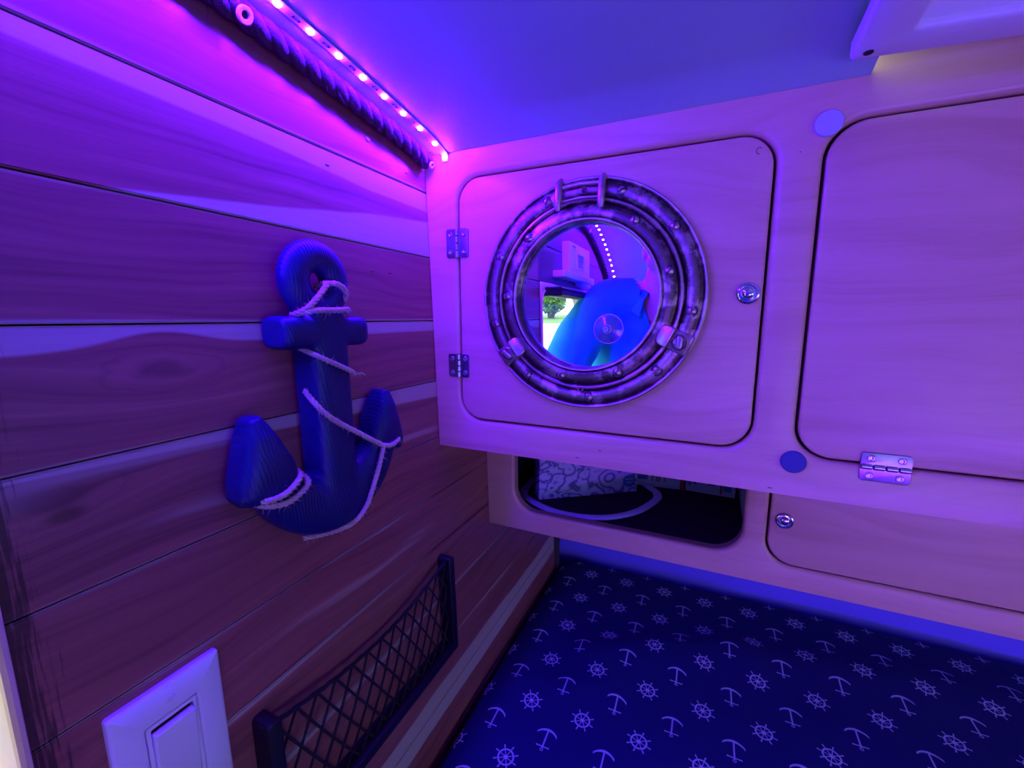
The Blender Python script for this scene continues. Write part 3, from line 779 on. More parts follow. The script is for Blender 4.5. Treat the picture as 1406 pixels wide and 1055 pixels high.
# two clamps
def clamp(ang, r=.1135):
    a = math.radians(ang)
    c = Vector((PC[0] + r * math.cos(a), FY - .0112, PC[1] + r * math.sin(a)))
    rad = Vector((math.cos(a), 0, math.sin(a))); tan = Vector((-math.sin(a), 0, math.cos(a))); n = Vector((0, -1, 0))
    T = Matrix((rad, tan, n)).transposed().to_4x4(); T.translation = c
    bm = bmesh.new(); plate(bm, rrect(-.0085, .0140, -.0115, .0115, .003, 4), [], .008, .0016, lambda u, v, d: T @ Vector((u, v, .0034 - d)))
    cl = obj('clamp', bm, MAT['bronze'], PM)
    bm = bmesh.new(); plate(bm, rrect(-.0210, -.0065, -.0120, .0120, (.003, .007, .007, .003), 5), [], .008, .0022, lambda u, v, d: T @ Vector((u, v, .0082 - d + .0016 * (u + .013) / .007)))
    obj('tongue', bm, MAT['wornmetal'], cl)
    bm = bmesh.new(); M = T @ Matrix.Translation((.003, 0, .0034))
    lathe(bm, [(.0086, -.001), (.0088, .0010), (.0076, .0022), (.0068, .0010)], M, 24)
    plate(bm, rrect(-.0032, .0032, -.0072, .0072, .0030, 5), [], .006, .0014, lambda u, v, d: M @ Matrix.Rotation(math.radians(20), 4, 'Z') @ Vector((u, v, .0052 - d)))
    obj('clamp_screw', bm, MAT['wornmetal'], cl)
clamp(-143.6); clamp(-25.2)

# suction cup on the mirror
SC = (-.1058, FY - .0022, 1.2872)
bm = bmesh.new(); M = face_y(SC[0], SC[2], SC[1], 0)
lathe(bm, [(.0168, .0004), (.0171, .0010), (.0166, .0016), (.0140, .0022), (.0105, .0036), (.0072, .0056), (.0050, .0070), (.0040, .0074), (.0034, .0100), (.0036, .0128), (.0030, .0136), (.0020, .0130), (.0012, .0120), (0, .0118)], M, 48)
lathe(bm, [(.0164, .0004), (.0138, .0012), (.0100, .0024), (.0060, .0042), (0, .0050)], M, 48)
scup = thing('suction_cup', SC, 'clear plastic suction cup stuck on the porthole mirror', 'suction cup')
obj('cup', bm, MAT['cup'], scup)
for nm, r_, h_, t_ in (('rim', .0166, .0013, .00055), ('centre_highlight', .0046, .0073, .0005), ('nub_highlight', .0022, .0128, .0007)):
    bm = bmesh.new(); tube(bm, [M @ Vector((r_ * math.cos(2 * PI * k / 40), r_ * math.sin(2 * PI * k / 40), h_)) for k in range(40)], t_, 6, closed=True); obj(nm, bm, MAT['cup_highlight'], scup)  # milky rings added as painted highlights on the clear cup's edges
bm = bmesh.new(); tube(bm, [Vector((SC[0] - .0012, SC[1] - .0054, SC[2] + .0085)), Vector((SC[0] - .0026, SC[1] - .0034, SC[2] + .0150))], .0008, 6); obj('pull_tab', bm, MAT['cup'], scup)

# ------------------------------------------------------------------ blue anchor on the plank wall
AC = (.2925, 1.0930)
AN = thing('wall_anchor', WP(AC[0], AC[1], 0), 'blue carved wooden anchor wrapped in twine hanging on the cedar wall', 'anchor')
def A(y, z, o): return WP(AC[0] + y, z, o)
bm = bmesh.new()
# ring
Rr = .0224
ringp = [A(Rr * math.cos(t), 1.3325 + Rr * 1.02 * math.sin(t), .0165) for t in [2 * PI * k / 40 for k in range(40)]]
tube(bm, ringp, (.0113, .0150), 16, closed=True)
def abar(bm, pts, radii, seg=20):
    tube(bm, pts, radii, seg)
# shank (deep oval), a little wider at the foot
def slab(bm, outline, o0, o1, bev):
    plate(bm, poly(outline), [], o1 - o0, 0, lambda u, v, d: A(u, v, o1 - d))
def soft(bm, prof):
    """stack of outline rings: prof = [(scale_inset, o)], outline function f(inset)"""
    pass
def tbar(z0, z1, hw0, hw1, o0, o1, rnd=.008, seg=24):
    rings = []
    b = bmesh.new()
    return b
for (y0, z0, y1, z1, ra, rb, oc, po) in [(0, 1.305, 0, 1.13, .0222, .0175, .017, 4.0)]:
    N = 14; rings = []
    for i in range(N + 1):
        t = i / N; y = y0 + (y1 - y0) * t; z = z0 + (z1 - z0) * t; ring = []
        for k in range(32):
            a = 2 * PI * k / 32; c, s = math.cos(a), math.sin(a)
            q = (abs(c) ** po + abs(s) ** po) ** (-1 / po)
            ring.append(bm.verts.new(A(y + ra * q * c, z, oc + rb * q * s)))
        rings.append(ring)
    for a, b in zip(rings, rings[1:]):
        for k in range(32): bm.faces.new((a[k], a[(k + 1) % 32], b[(k + 1) % 32], b[k]))
    bm.faces.new(rings[0]); bm.faces.new(rings[-1][::-1])
# stock
N = 16; rings = []
for i in range(N + 1):
    t = -1 + 2 * i / N; y = .0480 * t; ring = []
    e = max(0, (abs(t) - .90) / .10); sh = 1 - .16 * e * e; hz = (.0135 + .0012 * abs(t)) * sh; ho = .0170 * sh
    for k in range(28):
        a = 2 * PI * k / 28; c, s = math.cos(a), math.sin(a); q = (abs(c) ** 4 + abs(s) ** 4) ** -.25
        ring.append(bm.verts.new(A(y, 1.2868 + hz * q * c, .0175 + ho * q * s)))
    rings.append(ring)
for a, b in zip(rings, rings[1:]):
    for k in range(28): bm.faces.new((a[k], a[(k + 1) % 28], b[(k + 1) % 28], b[k]))
bm.faces.new(rings[0]); bm.faces.new(rings[-1][::-1])
# crown and arms: deep crescent
N = 36; rings = []
for i in range(N + 1):
    t = -1 + 2 * i / N; ang = math.radians(270 + 88 * t)
    R0 = .0690; cy, cz_ = R0 * math.cos(ang), 1.1870 + .0640 * math.sin(ang)
    th = .0290 - .0135 * abs(t) ** 1.3; de = .0180 - .003 * abs(t)
    nr = Vector((math.cos(ang), math.sin(ang))); ring = []
    for k in range(28):
        a = 2 * PI * k / 28; c, s = math.cos(a), math.sin(a); q = (abs(c) ** 2.8 + abs(s) ** 2.8) ** (-1 / 2.8)
        ring.append(bm.verts.new(A(cy + nr.x * th * q * c, cz_ + nr.y * th * q * c, .0170 + de * q * s)))
    rings.append(ring)
for a, b in zip(rings, rings[1:]):
    for k in range(28): bm.faces.new((a[k], a[(k + 1) % 28], b[(k + 1) % 28], b[k]))
bm.faces.new(rings[0]); bm.faces.new(rings[-1][::-1])
# flukes: solid wedges, points up
for s in (-1, 1):
    prof = [(.0760, 1.2210, .006, .010), (.0740, 1.2060, .0130, .0160), (.0725, 1.1900, .0200, .0180), (.0710, 1.1750, .0265, .0185), (.0700, 1.1640, .0290, .0180), (.0690, 1.1560, .0240, .0165)]
    rings = []
    for (cy, z, hw, ho) in prof:
        ring = []
        for k in range(24):
            a = 2 * PI * k / 24; c, sn = math.cos(a), math.sin(a); q = (abs(c) ** 3.4 + abs(sn) ** 3.4) ** (-1 / 3.4)
            u = hw * q * c
            ring.append(bm.verts.new(A(s * (cy + u * .92), z - .20 * u, .0170 + ho * q * sn)))
        rings.append(ring)
    for a, b in zip(rings, rings[1:]):
        for k in range(24): bm.faces.new((a[k], a[(k + 1) % 24], b[(k + 1) % 24], b[k]))
    bm.faces.new(rings[0]); bm.faces.new(rings[-1][::-1])
def remeshed(bm, voxel, smooth_it=6, fac=.5):
    bmesh.ops.recalc_face_normals(bm, faces=bm.faces)
    me = bpy.data.meshes.new('tmp'); bm.to_mesh(me); bm.free()
    o = link(bpy.data.objects.new('tmp', me))
    md = o.modifiers.new('r', 'REMESH'); md.mode = 'VOXEL'; md.voxel_size = voxel
    sm = o.modifiers.new('s', 'SMOOTH'); sm.factor = fac; sm.iterations = smooth_it
    dg = bpy.context.evaluated_depsgraph_get(); dg.update()
    m2 = bpy.data.meshes.new_from_object(o.evaluated_get(dg))
    bpy.data.objects.remove(o); bpy.data.meshes.remove(me)
    b = bmesh.new(); b.from_mesh(m2); bpy.data.meshes.remove(m2); return b
bm = remeshed(bm, .0019, 5)
obj('anchor_body', bm, MAT['anchor'], AN, smooth=180)
# twine lashings, each its own length of cord
def twine(pts, fz=30, r=.0028):
    bm = bmesh.new(); P = catmull([WP(*p) for p in pts], 10)
    twist(bm, P, r, 3, .014, r * .54, 6, .0016, fz, random.Random(len(pts) + fz)); obj('twine', bm, MAT['twine'], AN, smooth=60)
o = .0365
twine([(.2965, 1.3290, .012), (.2935, 1.3305, .030), (.2860, 1.3245, .0345), (.2750, 1.3150, .0360), (.2660, 1.3070, .034), (.2630, 1.3020, .020)], 34)
twine([(.2975, 1.3290, .014), (.2990, 1.3310, .031), (.3080, 1.3285, .0335), (.3165, 1.3210, .030), (.3195, 1.3130, .018)], 24)
twine([(.2650, 1.3020, .016), (.2660, 1.3045, .033), (.2760, 1.3062, .0380), (.2900, 1.3062, .0390), (.3060, 1.3070, .0370), (.3190, 1.3075, .028), (.3260, 1.3050, .014)], 40)
twine([(.2668, 1.2735, .020), (.2700, 1.2680, .033), (.2810, 1.2615, .0370), (.2960, 1.2545, .0375), (.3100, 1.2480, .036), (.3185, 1.2440, .030)], 36, .0026)
twine([(.3160, 1.2450, .0330), (.3260, 1.2445, .032), (.3340, 1.2415, .030)], 8, .0009)
twine([(.2680, 1.2350, .020), (.2665, 1.2260, .032), (.2720, 1.2160, .0365), (.2830, 1.2060, .0375), (.2990, 1.1950, .0375), (.3130, 1.1860, .0370), (.3290, 1.1755, .036), (.3450, 1.1655, .0355)], 60)
twine([(.3450, 1.1655, .0365), (.3530, 1.1630, .0375), (.3640, 1.1630, .0365), (.3740, 1.1650, .033), (.3790, 1.1665, .022)], 26)
twine([(.3450, 1.1660, .0370), (.3395, 1.1540, .0375), (.3320, 1.1400, .0380), (.3230, 1.1250, .0380), (.3130, 1.1100, .0375), (.3000, 1.0985, .033), (.2850, 1.0960, .027), (.2700, 1.0975, .022), (.2560, 1.0985, .014)], 70)
twine([(.2500, 1.1680, .020), (.2455, 1.1660, .0330), (.2350, 1.1605, .0370), (.2230, 1.1565, .0375), (.2110, 1.1560, .033), (.2040, 1.1580, .018)], 40)
twine([(.2570, 1.1600, .022), (.2520, 1.1570, .0335), (.2400, 1.1520, .0370), (.2260, 1.1490, .0370), (.2130, 1.1510, .032), (.2050, 1.1550, .018)], 40)

# ------------------------------------------------------------------ elastic net pocket
NP = thing('net_pocket', WP(.345, .815, 0), 'black elastic net pocket in a plastic frame screwed low on the cedar wall', 'net pocket')
y0, y1, zb, zt, dp = .199, .492, .812, .957, .021
bm = bmesh.new()
plate(bm, rrect(y0, y0 + .0135, zb, zt, (.004, .004, .001, .001), 4), [], dp, .0018, lambda u, v, d: WP(u, v, dp + .0003 - d)); obj('side_post', bm, MAT['black'], NP)
bm = bmesh.new()
plate(bm, rrect(y1 - .0125, y1, zb, zt, (.004, .004, .001, .001), 4), [], dp, .0018, lambda u, v, d: WP(u, v, dp + .0003 - d)); obj('side_post', bm, MAT['black'], NP)
bm = bmesh.new()
plate(bm, rrect(y0 + .0136, y1 - .0126, zb, zb + .012, .001, 3), [], dp, .0018, lambda u, v, d: WP(u, v, dp + .0003 - d)); obj('bottom_rail', bm, MAT['black'], NP)
# net threads: two families of cords, sagging from the top cord
na, nb_ = y0 + .011, y1 - .0105
def top_z(t): return .948 - .020 * math.sin(PI * t) + .004 * t
def netp(t, s, ph=0):
    z = (zb + .008) + (top_z(t) - zb - .008) * s
    return WP(na + (nb_ - na) * t, z, .0125 + .004 * math.sin(PI * s) * math.sin(PI * t))
bm = bmesh.new()
tube(bm, [netp(k / 40, 1) + Vector((.0, 0, .0006 * math.sin(k * 2.2))) for k in range(41)], .0022, 7)
obj('top_cord', bm, MAT['blackcord'], NP)
bm = bmesh.new(); NX, NZ = 12, 6
def node(i, j):
    # diamond lattice: i steps along, j rows up (0..NZ)
    return netp(min(max(i / NX, 0), 1), j / NZ)
for par in (1, -1):
    for st in range(-NZ, NX + NZ + 1):
        pts = []
        for j in range(NZ + 1):
            i = st + par * j * .5 * 1.0
            if -0.001 <= i <= NX + .001: pts.append(node(i, j))
        if len(pts) >= 2: tube(bm, catmull(pts, 3), .00135, 6)
obj('net', bm, MAT['blackcord'], NP)

# ------------------------------------------------------------------ rocker switch
SW = thing('light_switch', WP(.1435, .985, 0), 'white rocker light switch plate on the cedar wall beside the net pocket', 'switch')
sy0, sy1, sz1 = .1082, .1785, 1.0428; sz0 = sz1 - .1155
bm = bmesh.new(); plate(bm, rrect(sy0, sy1, sz0, sz1, .0025, 5), [rrect(.1272, .1598, .9515, 1.0190, .001, 3)], .0058, .0030, lambda u, v, d: WP(u, v, .0062 - d), seg=5); obj('cover_plate', bm, MAT['white'], SW)
bm = bmesh.new(); plate(bm, rrect(.1274, .1596, .9517, 1.0188, .001, 3), [rrect(.1300, .1570, .9545, 1.0160, .001, 3)], .0048, .0004, lambda u, v, d: WP(u, v, .0056 - d)); obj('rocker_frame', bm, MAT['white'], SW)
bm = bmesh.new(); plate(bm, rrect(.1303, .1567, .9548, 1.0130, .0015, 3), [], .006, .0012, lambda u, v, d: WP(u, v, .0060 - d + .0045 * max(0, (v - .985) / .028)) ); obj('rocker', bm, MAT['white'], SW)
for zz in (1.0305, .9398):
    bm = bmesh.new(); screw_head(bm, face_w(.1435, zz, .0061, .6), .0030, .0009, .0005); obj('screw', bm, MAT['white'], SW)

# ------------------------------------------------------------------ bed
bm = bmesh.new(); box(bm, (-.300, -.55, -.02), (XR - .02, YB - .02, .50), .004)
o = obj('bed_platform', bm, MAT['maple'], origin=(.5, .2, -.02)); tag(o, 'plywood bed platform under the mattress', 'bed base'); o['seed'] = 3.0
MT = thing('mattress', (.5, .2, .5005), 'mattress in a navy fitted sheet printed with ship wheels and anchors', 'mattress')
mx0, mx1, my0, my1, mz = -.3235, XR - .025, -.55, 1.054, .6640
def wr(x, y):
    h = .0030 * noise.noise(Vector((x * 5, y * 5, 1.3))) + .0016 * noise.noise(Vector((x * 14 + y * 6, y * 9 - x * 5, 4.0)))
    # crease running from the wall side towards the far middle
    def ridge(ax, ay, bx, by, hgt, wf, wb):
        dx, dy = bx - ax, by - ay; L2 = dx * dx + dy * dy; t = ((x - ax) * dx + (y - ay) * dy) / L2
        d = ((x - ax) * -dy + (y - ay) * dx) / math.sqrt(L2)
        e = math.exp(-max(0, -t, t - 1) ** 2 * 30) * (1 if 0 <= t <= 1 else math.exp(-((max(-t, t - 1)) * 6) ** 2))
        return hgt * e * math.exp(-(d / (wf if d < 0 else wb)) ** 2)
    h += ridge(-.17, .735, .075, .86, .013, .07, .028)
    h += ridge(.12, .86, .5, .93, .008, .05, .03)
    h += ridge(-.30, .60, -.12, .66, .006, .04, .03)
    h += .006 * math.exp(-((x + .05) ** 2 + (y - .55) ** 2) / .03)
    return h
bm = bmesh.new(); NXm, NYm = 150, 150; uvl = bm.loops.layers.uv.new('UVMap')
def edge_d(x, y): return min(x - mx0, mx1 - x, y - my0, my1 - y)
gx = [mx0 + (mx1 - mx0) * (i / NXm) for i in range(NXm + 1)]; gy = [my0 + (my1 - my0) * (j / NYm) for j in range(NYm + 1)]
gx = sorted(set(gx + [mx0 + q for q in (.001, .003, .006, .015)] + [mx1 - q for q in (.001, .003, .006)])); gy = sorted(set(gy + [my1 - q for q in (.001, .003, .006, .015)] + [my0 + q for q in (.001, .003, .006)]))
V = {}; UVm = {}
for i, x in enumerate(gx):
    for j, y in enumerate(gy):
        rc = .075
        # round the plan corners
        X, Y = x, y
        d = edge_d(x, y); r = .030
        z = mz + wr(x, y) * min(1, d / .05) - (0 if d >= r else (r - math.sqrt(max(r * r - (r - d) ** 2, 0))))
        cx_ = mx0 + rc; cy_ = my1 - rc
        if x < cx_ and y > cy_:
            u_, v_ = (cx_ - x) / rc, (y - cy_) / rc
            X = cx_ - rc * u_ * math.sqrt(max(0, 1 - v_ * v_ / 2)); Y = cy_ + rc * v_ * math.sqrt(max(0, 1 - u_ * u_ / 2))
        v = bm.verts.new((X, Y, z)); V[i, j] = v; UVm[v] = (x, y)
ni, nj = len(gx), len(gy)
for i in range(ni - 1):
    for j in range(nj - 1): bm.faces.new((V[i, j], V[i + 1, j], V[i + 1, j + 1], V[i, j + 1]))
# skirt down the sides
rim = [V[i, 0] for i in range(ni)] + [V[ni - 1, j] for j in range(1, nj)] + [V[i, nj - 1] for i in range(ni - 2, -1, -1)] + [V[0, j] for j in range(nj - 2, 0, -1)]
low = []
for v in rim:
    q = bm.verts.new((v.co.x, v.co.y, .5015)); low.append(q); UVm[q] = UVm[v]
for k in range(len(rim)): bm.faces.new((rim[k], low[k], low[(k + 1) % len(rim)], rim[(k + 1) % len(rim)]))
for f in bm.faces:
    for lp in f.loops: lp[uvl].uv = UVm[lp.vert]
obj('fitted_sheet', bm, MAT['sheet'], MT, smooth=60)

# ------------------------------------------------------------------ rope along the ceiling edge
RX = -.3415
def rope_z(y): return zc(min(y, .49)) - .0120
RP = thing('manila_rope', (RX, .0, 1.50), 'thick brown manila rope run along the ceiling edge of the plank wall', 'rope')
P = [Vector((RX, y, rope_z(y))) for y in [.494 - k * .01 for k in range(137)] if y > -.86]
P = [Vector((wx(p.z) + .0104, p.y, p.z)) for p in P]
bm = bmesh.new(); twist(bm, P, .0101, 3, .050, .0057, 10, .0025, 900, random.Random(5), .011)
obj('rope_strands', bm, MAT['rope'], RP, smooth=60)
for y in (.4885, .2480, -.05, -.30):
    z = rope_z(y); bm = bmesh.new()
    M = Matrix.Translation((wx(z) + .0196, y, z - .0062)) @ Matrix.Rotation(math.radians(118), 4, 'Y')
    r = .0062 if y < .45 else .0042
    lathe(bm, [(r, -.001), (r, .0008), (r * .9, .0014), (r * .55, .0012), (r * .42, .0002), (r * .42, -.001)], M, 24); e = obj('washer', bm, MAT['brass'], RP); tag(e, 'bright metal washer')
    bm = bmesh.new(); screw_head(bm, M @ Matrix.Translation((0, 0, -.0006)), r * .42, .0006, .0004); obj('screw', bm, MAT['chip'], RP)

# ------------------------------------------------------------------ LED strips
def led_strip(xs, label, mat, wall_z=None):
    S = thing('led_strip', (xs, YF + .0008 if wall_z else 0, wall_z or 1.55), label, 'light strip')
    path = [Vector((xs, FY - .0012, 1.4975)), Vector((xs, FY - .0012, 1.5035)), Vector((xs, FY - .0030, 1.5065)), Vector((xs, FY - .0080, zc(FY - .008) - .0014))]
    y = .485
    while y > -.80: path.append(Vector((xs, y, zc(y) - .0012))); y -= .01
    if wall_z: path = [Vector((xs - .62 + .01 * q, YF + .0008, wall_z)) for q in range(125)]
    P = resample(path, .003); bm = bmesh.new(); rows = []
    for i, p in enumerate(P):
        a = P[max(0, i - 1)]; b = P[min(len(P) - 1, i + 1)]; t = (b - a).normalized(); sdv = Vector((0, 0, 1)) if wall_z else Vector((1, 0, 0)); n = t.cross(sdv).normalized()
        rows.append([bm.verts.new(p + sdv * (sx * .0048) + n * sn * .0005) for sx, sn in ((-1, -1), (1, -1), (1, 1), (-1, 1))])
    for a, b in zip(rows, rows[1:]):
        for k in range(4): bm.faces.new((a[k], a[(k + 1) % 4], b[(k + 1) % 4], b[k]))
    bm.faces.new(rows[0]); bm.faces.new(rows[-1][::-1]); obj('tape', bm, MAT['tape'], S, smooth=20)
    Q = resample(path, .0305); bm0 = bmesh.new()
    lathe(bm0, [(.0030, 0), (.0030, .0010), (.0026, .0017), (.0014, .0020), (0, .0021)], Matrix.Identity(4), 12)
    me = bpy.data.meshes.new('led'); bmesh.ops.recalc_face_normals(bm0, faces=bm0.faces); bm0.to_mesh(me); bm0.free(); me.materials.append(mat)
    bmr = bmesh.new()
    for i, p in enumerate(Q):
        if wall_z: n = Vector((0, 1, 0)); t = Vector((1, 0, 0))
        elif i == 0: p = Vector((xs, FY - .0014, 1.5022)); n = Vector((0, -1, 0)); t = Vector((0, 0, 1))
        else:
            a = Q[max(0, i - 1)]; b = Q[min(len(Q) - 1, i + 1)]; t = (b - a).normalized(); n = Vector((1, 0, 0)).cross(t).normalized()
            if n.z > 0: n = -n
        q = Vector((0, 0, 1)).rotation_difference(n).to_matrix().to_4x4(); q.translation = p + n * .0004 - ORG[S.name]
        o = link(bpy.data.objects.new('led', me)); o.parent = S; o.matrix_local = q
        if i > 0:
            for dd in (.011, .0165):
                c = p + t * dd
                box(bmr, c + n * .0006 - Vector((.0011, .0007, .0005)), c + n * .0006 + Vector((.0011, .0007, .0005)))
    o = obj('resistor', bmr, MAT['chip'], S, smooth=0); o['kind'] = 'stuff'
    return S
led_strip(-.3225, 'lit violet LED strip stuck along the ceiling beside the rope', MAT['led'])
led_strip(.66, 'added violet LED fill strip along the van side behind the photographer, under the added window', MAT['led_fill'], .755)  # invented strip, put behind the camera as violet fill light

# ------------------------------------------------------------------ white hatch frame on the ceiling, top right
HF = thing('roof_hatch_frame', (.30, .24, 1.51), 'white plastic roof hatch frame on the ceiling with a screw hole in its corner', 'hatch frame')
def hmap(u, v, d):
    # u across, v from the cabinet edge inwards; hangs a little lower on the right
    return Vector((.0870 + u, .4560 - v, 1.5020 - .060 * u + .085 * min(v, .40) - .0 + d))
rotf = lambda f: f
bm = bmesh.new()
plate(bm, rrect(0, .46, 0, .44, .003, 4), [rrect(.033, .427, .028, .412, .004, 4)], .012, .0035, hmap); obj('flange', bm, MAT['white'], HF)
bm = bmesh.new()
fo = rrect(.0325, .4275, .0275, .4125, .004, 4)(0); fi = rrect(.052, .408, .047, .393, .006, 4)(0)
ra = [bm.verts.new(hmap(u, v, .0055)) for u, v in fo]; rb_ = [bm.verts.new(hmap(u, v, .026)) for u, v in fi]
for k in range(len(ra)): bm.faces.new((ra[k], ra[(k + 1) % len(ra)], rb_[(k + 1) % len(ra)], rb_[k]))
bm.faces.new(rb_); obj('recessed_tray', bm, MAT['white'], HF, smooth=20)
for (u, v) in ((.0105, .0095), (.449, .0095), (.0105, .43), (.449, .43)):
    bm = bmesh.new(); c = hmap(u, v, -.0002); lathe(bm, [(.0034, .0), (.0032, .0006), (0, .0006)], Matrix.Translation(c) @ Matrix.Rotation(PI, 4, 'X'), 18); e = obj('screw_hole', bm, MAT['darkgap'], HF); tag(e, 'dark screw hole')

# ------------------------------------------------------------------ control panel and shelf on the wall behind the camera (seen in the mirror)
CP = thing('control_panel', WP(-.19, 1.42, 0), 'white control panel with a small display on the plank wall, seen in the mirror', 'control panel')
bm = bmesh.new(); plate(bm, rrect(-.285, -.085, 1.417, 1.492, .004, 4), [], .020, .003, lambda u, v, d: WP(u, v, .0205 - d)); obj('panel_body', bm, MAT['white'], CP)
bm = bmesh.new(); plate(bm, rrect(-.215, -.145, 1.428, 1.470, .003, 4), [rrect(-.209, -.151, 1.433, 1.465, .002, 4)], .003, .001, lambda u, v, d: WP(u, v, .0238 - d)); obj('display_bezel', bm, MAT['white'], CP)
bm = bmesh.new(); plate(bm, rrect(-.2088, -.1512, 1.4332, 1.4648, .002, 4), [], .001, 0, lambda u, v, d: WP(u, v, .0216 - d)); obj('display', bm, MAT['felt_grey'], CP, smooth=0)
for q in (-.11, -.12, -.13): 
    bm = bmesh.new(); lathe(bm, [(.003, 0), (.003, .002), (.002, .0028), (0, .003)], face_w(q, 1.481, .0206), 14); obj('button', bm, MAT['chrome'], CP)
SH = thing('wall_ledge', WP(-.16, 1.388, 0), 'small white plastic ledge under the control panel above the window, seen in the mirror', 'shelf')
bm = bmesh.new(); plate(bm, rrect(-.30, -.012, 1.3965, 1.4130, .003, 4), [], .030, .002, lambda u, v, d: WP(u, v, .0305 - d)); obj('ledge_front', bm, MAT['white'], SH)
bm = bmesh.new(); plate(bm, rrect(-.285, -.20, 1.386, 1.3962, .003, 4), [], .022, .002, lambda u, v, d: WP(u, v, .0225 - d)); obj('bracket', bm, MAT['white'], SH)

# ------------------------------------------------------------------ photographer (seen only in the mirror)
PN = thing('person', (-.10, -.30, .665), 'person in a blue collared shirt kneeling on the bed, reflected in the porthole mirror', 'person')
def sk(chains):
    """continuous body: overlapping tapered limbs fused into one skin"""
    bm = bmesh.new()
    for pts in chains:
        P = [Vector(p[:3]) for p in pts]; R = [p[3] for p in pts]
        PP = catmull(P, 6); RR = []
        Rv = catmull([Vector((r, (pts[i][4] if len(pts[i]) > 4 else r), 0)) for i, r in enumerate(R)], 6)
        n = len(PP)
        tube(bm, PP, [(max(v.x, .002), max(v.y, .002)) for v in Rv], 16)
        for q, v in ((PP[0], Rv[0]), (PP[-1], Rv[-1])):
            bmesh.ops.create_uvsphere(bm, u_segments=14, v_segments=8, radius=min(v.x, v.y) * .98, matrix=Matrix.Translation(q))
    return bm
NB = Vector((-.120, -.225, 1.375))
hc = Vector((-.098, -.222, 1.478))
chains = [
    # pelvis to neck (depth, breadth)
    [(-.11, -.33, .80, .155, .115), (-.13, -.325, .92, .160, .110), (-.145, -.30, 1.08, .172, .115), (-.140, -.27, 1.22, .172, .115), (-.125, -.245, 1.315, .130, .082), (-.120, -.232, 1.365, .058, .062), (-.112, -.228, 1.41, .053, .055), (-.104, -.232, 1.46, .052, .055)],
    [(-.115, -.245, 1.315, .070), (-.195, -.225, 1.335, .062), (-.268, -.195, 1.325, .056), (-.300, -.130, 1.270, .050), (-.318, -.060, 1.205, .045), (-.315, -.020, 1.150, .041), (-.285, -.020, 1.060, .037), (-.245, -.015, .960, .028), (-.228, .0, .915, .026)],
    [(-.115, -.245, 1.315, .070), (-.02, -.250, 1.330, .062), (.055, -.255, 1.312, .056), (.085, -.265, 1.23, .049), (.105, -.262, 1.11, .044), (.105, -.240, 1.05, .040), (.080, -.150, .985, .035), (.050, -.06, .935, .027), (.040, -.02, .918, .026)],
]
for s in (-1, 1):
    hx = -.10 + s * .085
    chains.append([(hx, -.33, .80, .098), (hx + s * .03, -.18, .815, .086), (hx + s * .05, -.02, .800, .072), (hx + s * .055, .075, .765, .060), (hx + s * .055, .085, .735, .056)])
    chains.append([(hx + s * .055, .085, .748, .054), (hx + s * .05, -.06, .742, .052), (hx + s * .04, -.22, .735, .048), (hx + s * .03, -.33, .728, .040), (hx + s * .03, -.40, .722, .036), (hx + s * .03, -.50, .716, .030)])
bm = sk(chains)
# head: skull, jaw, nose, ears
def ell(c, r, M=None):
    mm = Matrix.Translation(c) @ (M or Matrix.Identity(4)) @ Matrix.Diagonal((*r, 1)); bmesh.ops.create_uvsphere(bm, u_segments=24, v_segments=16, radius=1, matrix=mm)
tl = Matrix.Rotation(math.radians(-18), 4, 'X')
def H(x, y, z): return hc + (tl.to_3x3() @ Vector((x, y, z)))
ell(H(0, -.012, .020), (.073, .090, .076), tl); ell(H(0, .018, -.028), (.058, .066, .066), tl); ell(H(0, .046, -.068), (.030, .030, .022), tl)
ell(H(0, .086, -.012), (.012, .014, .012), tl); ell(H(0, .078, .008), (.009, .012, .024), tl)
for s in (-1, 1):
    ell(H(s * .072, -.008, -.008), (.008, .017, .028), tl); ell(H(s * .040, .052, -.022), (.022, .020, .022), tl)
ell(H(0, .074, -.042), (.022, .009, .006), tl); ell(H(0, .073, -.052), (.019, .009, .006), tl)
# hands: palm, four unequal bent fingers, thumb
for (wrist, fw, side) in ((Vector((-.228, .0, .915)), Vector((.22, .75, -.62)), 1), (Vector((.040, -.02, .918)), Vector((-.15, .75, -.64)), -1)):
    f = fw.normalized(); upv = Vector((0, .62, .75)); upv = (upv - f * upv.dot(f)).normalized(); sd = f.cross(upv) * side
    tube(bm, [wrist, wrist + f * .03, wrist + f * .075], [(.013, .022), (.013, .034), (.011, .036)], 12)
    for q, (off, ln) in enumerate(((-.028, .062), (-.010, .074), (.009, .070), (.026, .054))):
        b0 = wrist + f * .072 + sd * off; d1 = (f - upv * .15).normalized(); d2 = (f - upv * .6).normalized(); d3 = (f - upv * 1.0).normalized()
        p1 = b0 + d1 * ln * .45; p2 = p1 + d2 * ln * .32; p3 = p2 + d3 * ln * .25
        tube(bm, [b0 - f * .015, b0, p1, p2, p3], [.0085, .0085, .0080, .0075, .0062], 8)
    b0 = wrist + f * .022 - sd * .024; tube(bm, [b0 + sd * .01, b0, b0 - sd * .022 + f * .022, b0 - sd * .028 + f * .050], [.011, .011, .0098, .0075], 8)
bm = remeshed(bm, .0058, 6)
bmesh.ops.recalc_face_normals(bm, faces=bm.faces)
bm.normal_update()
def seg_t(p, a, b):
    d = b - a; t = max(0, min(1, (p - a).dot(d) / d.length_squared)); return (p - (a + d * t)).length
arms_low = [(Vector((-.315, -.020, 1.150)), Vector((-.228, 0, .915))), (Vector((.105, -.240, 1.05)), Vector((.04, -.02, .918)))]
def is_hand(p): return any(seg_t(p, a, b + (b - a) * .6) < .085 for a, b in arms_low) and p.z < 1.16 and p.y > -.30 and not (p.x > -.26 and p.x < .06 and p.y < -.17)
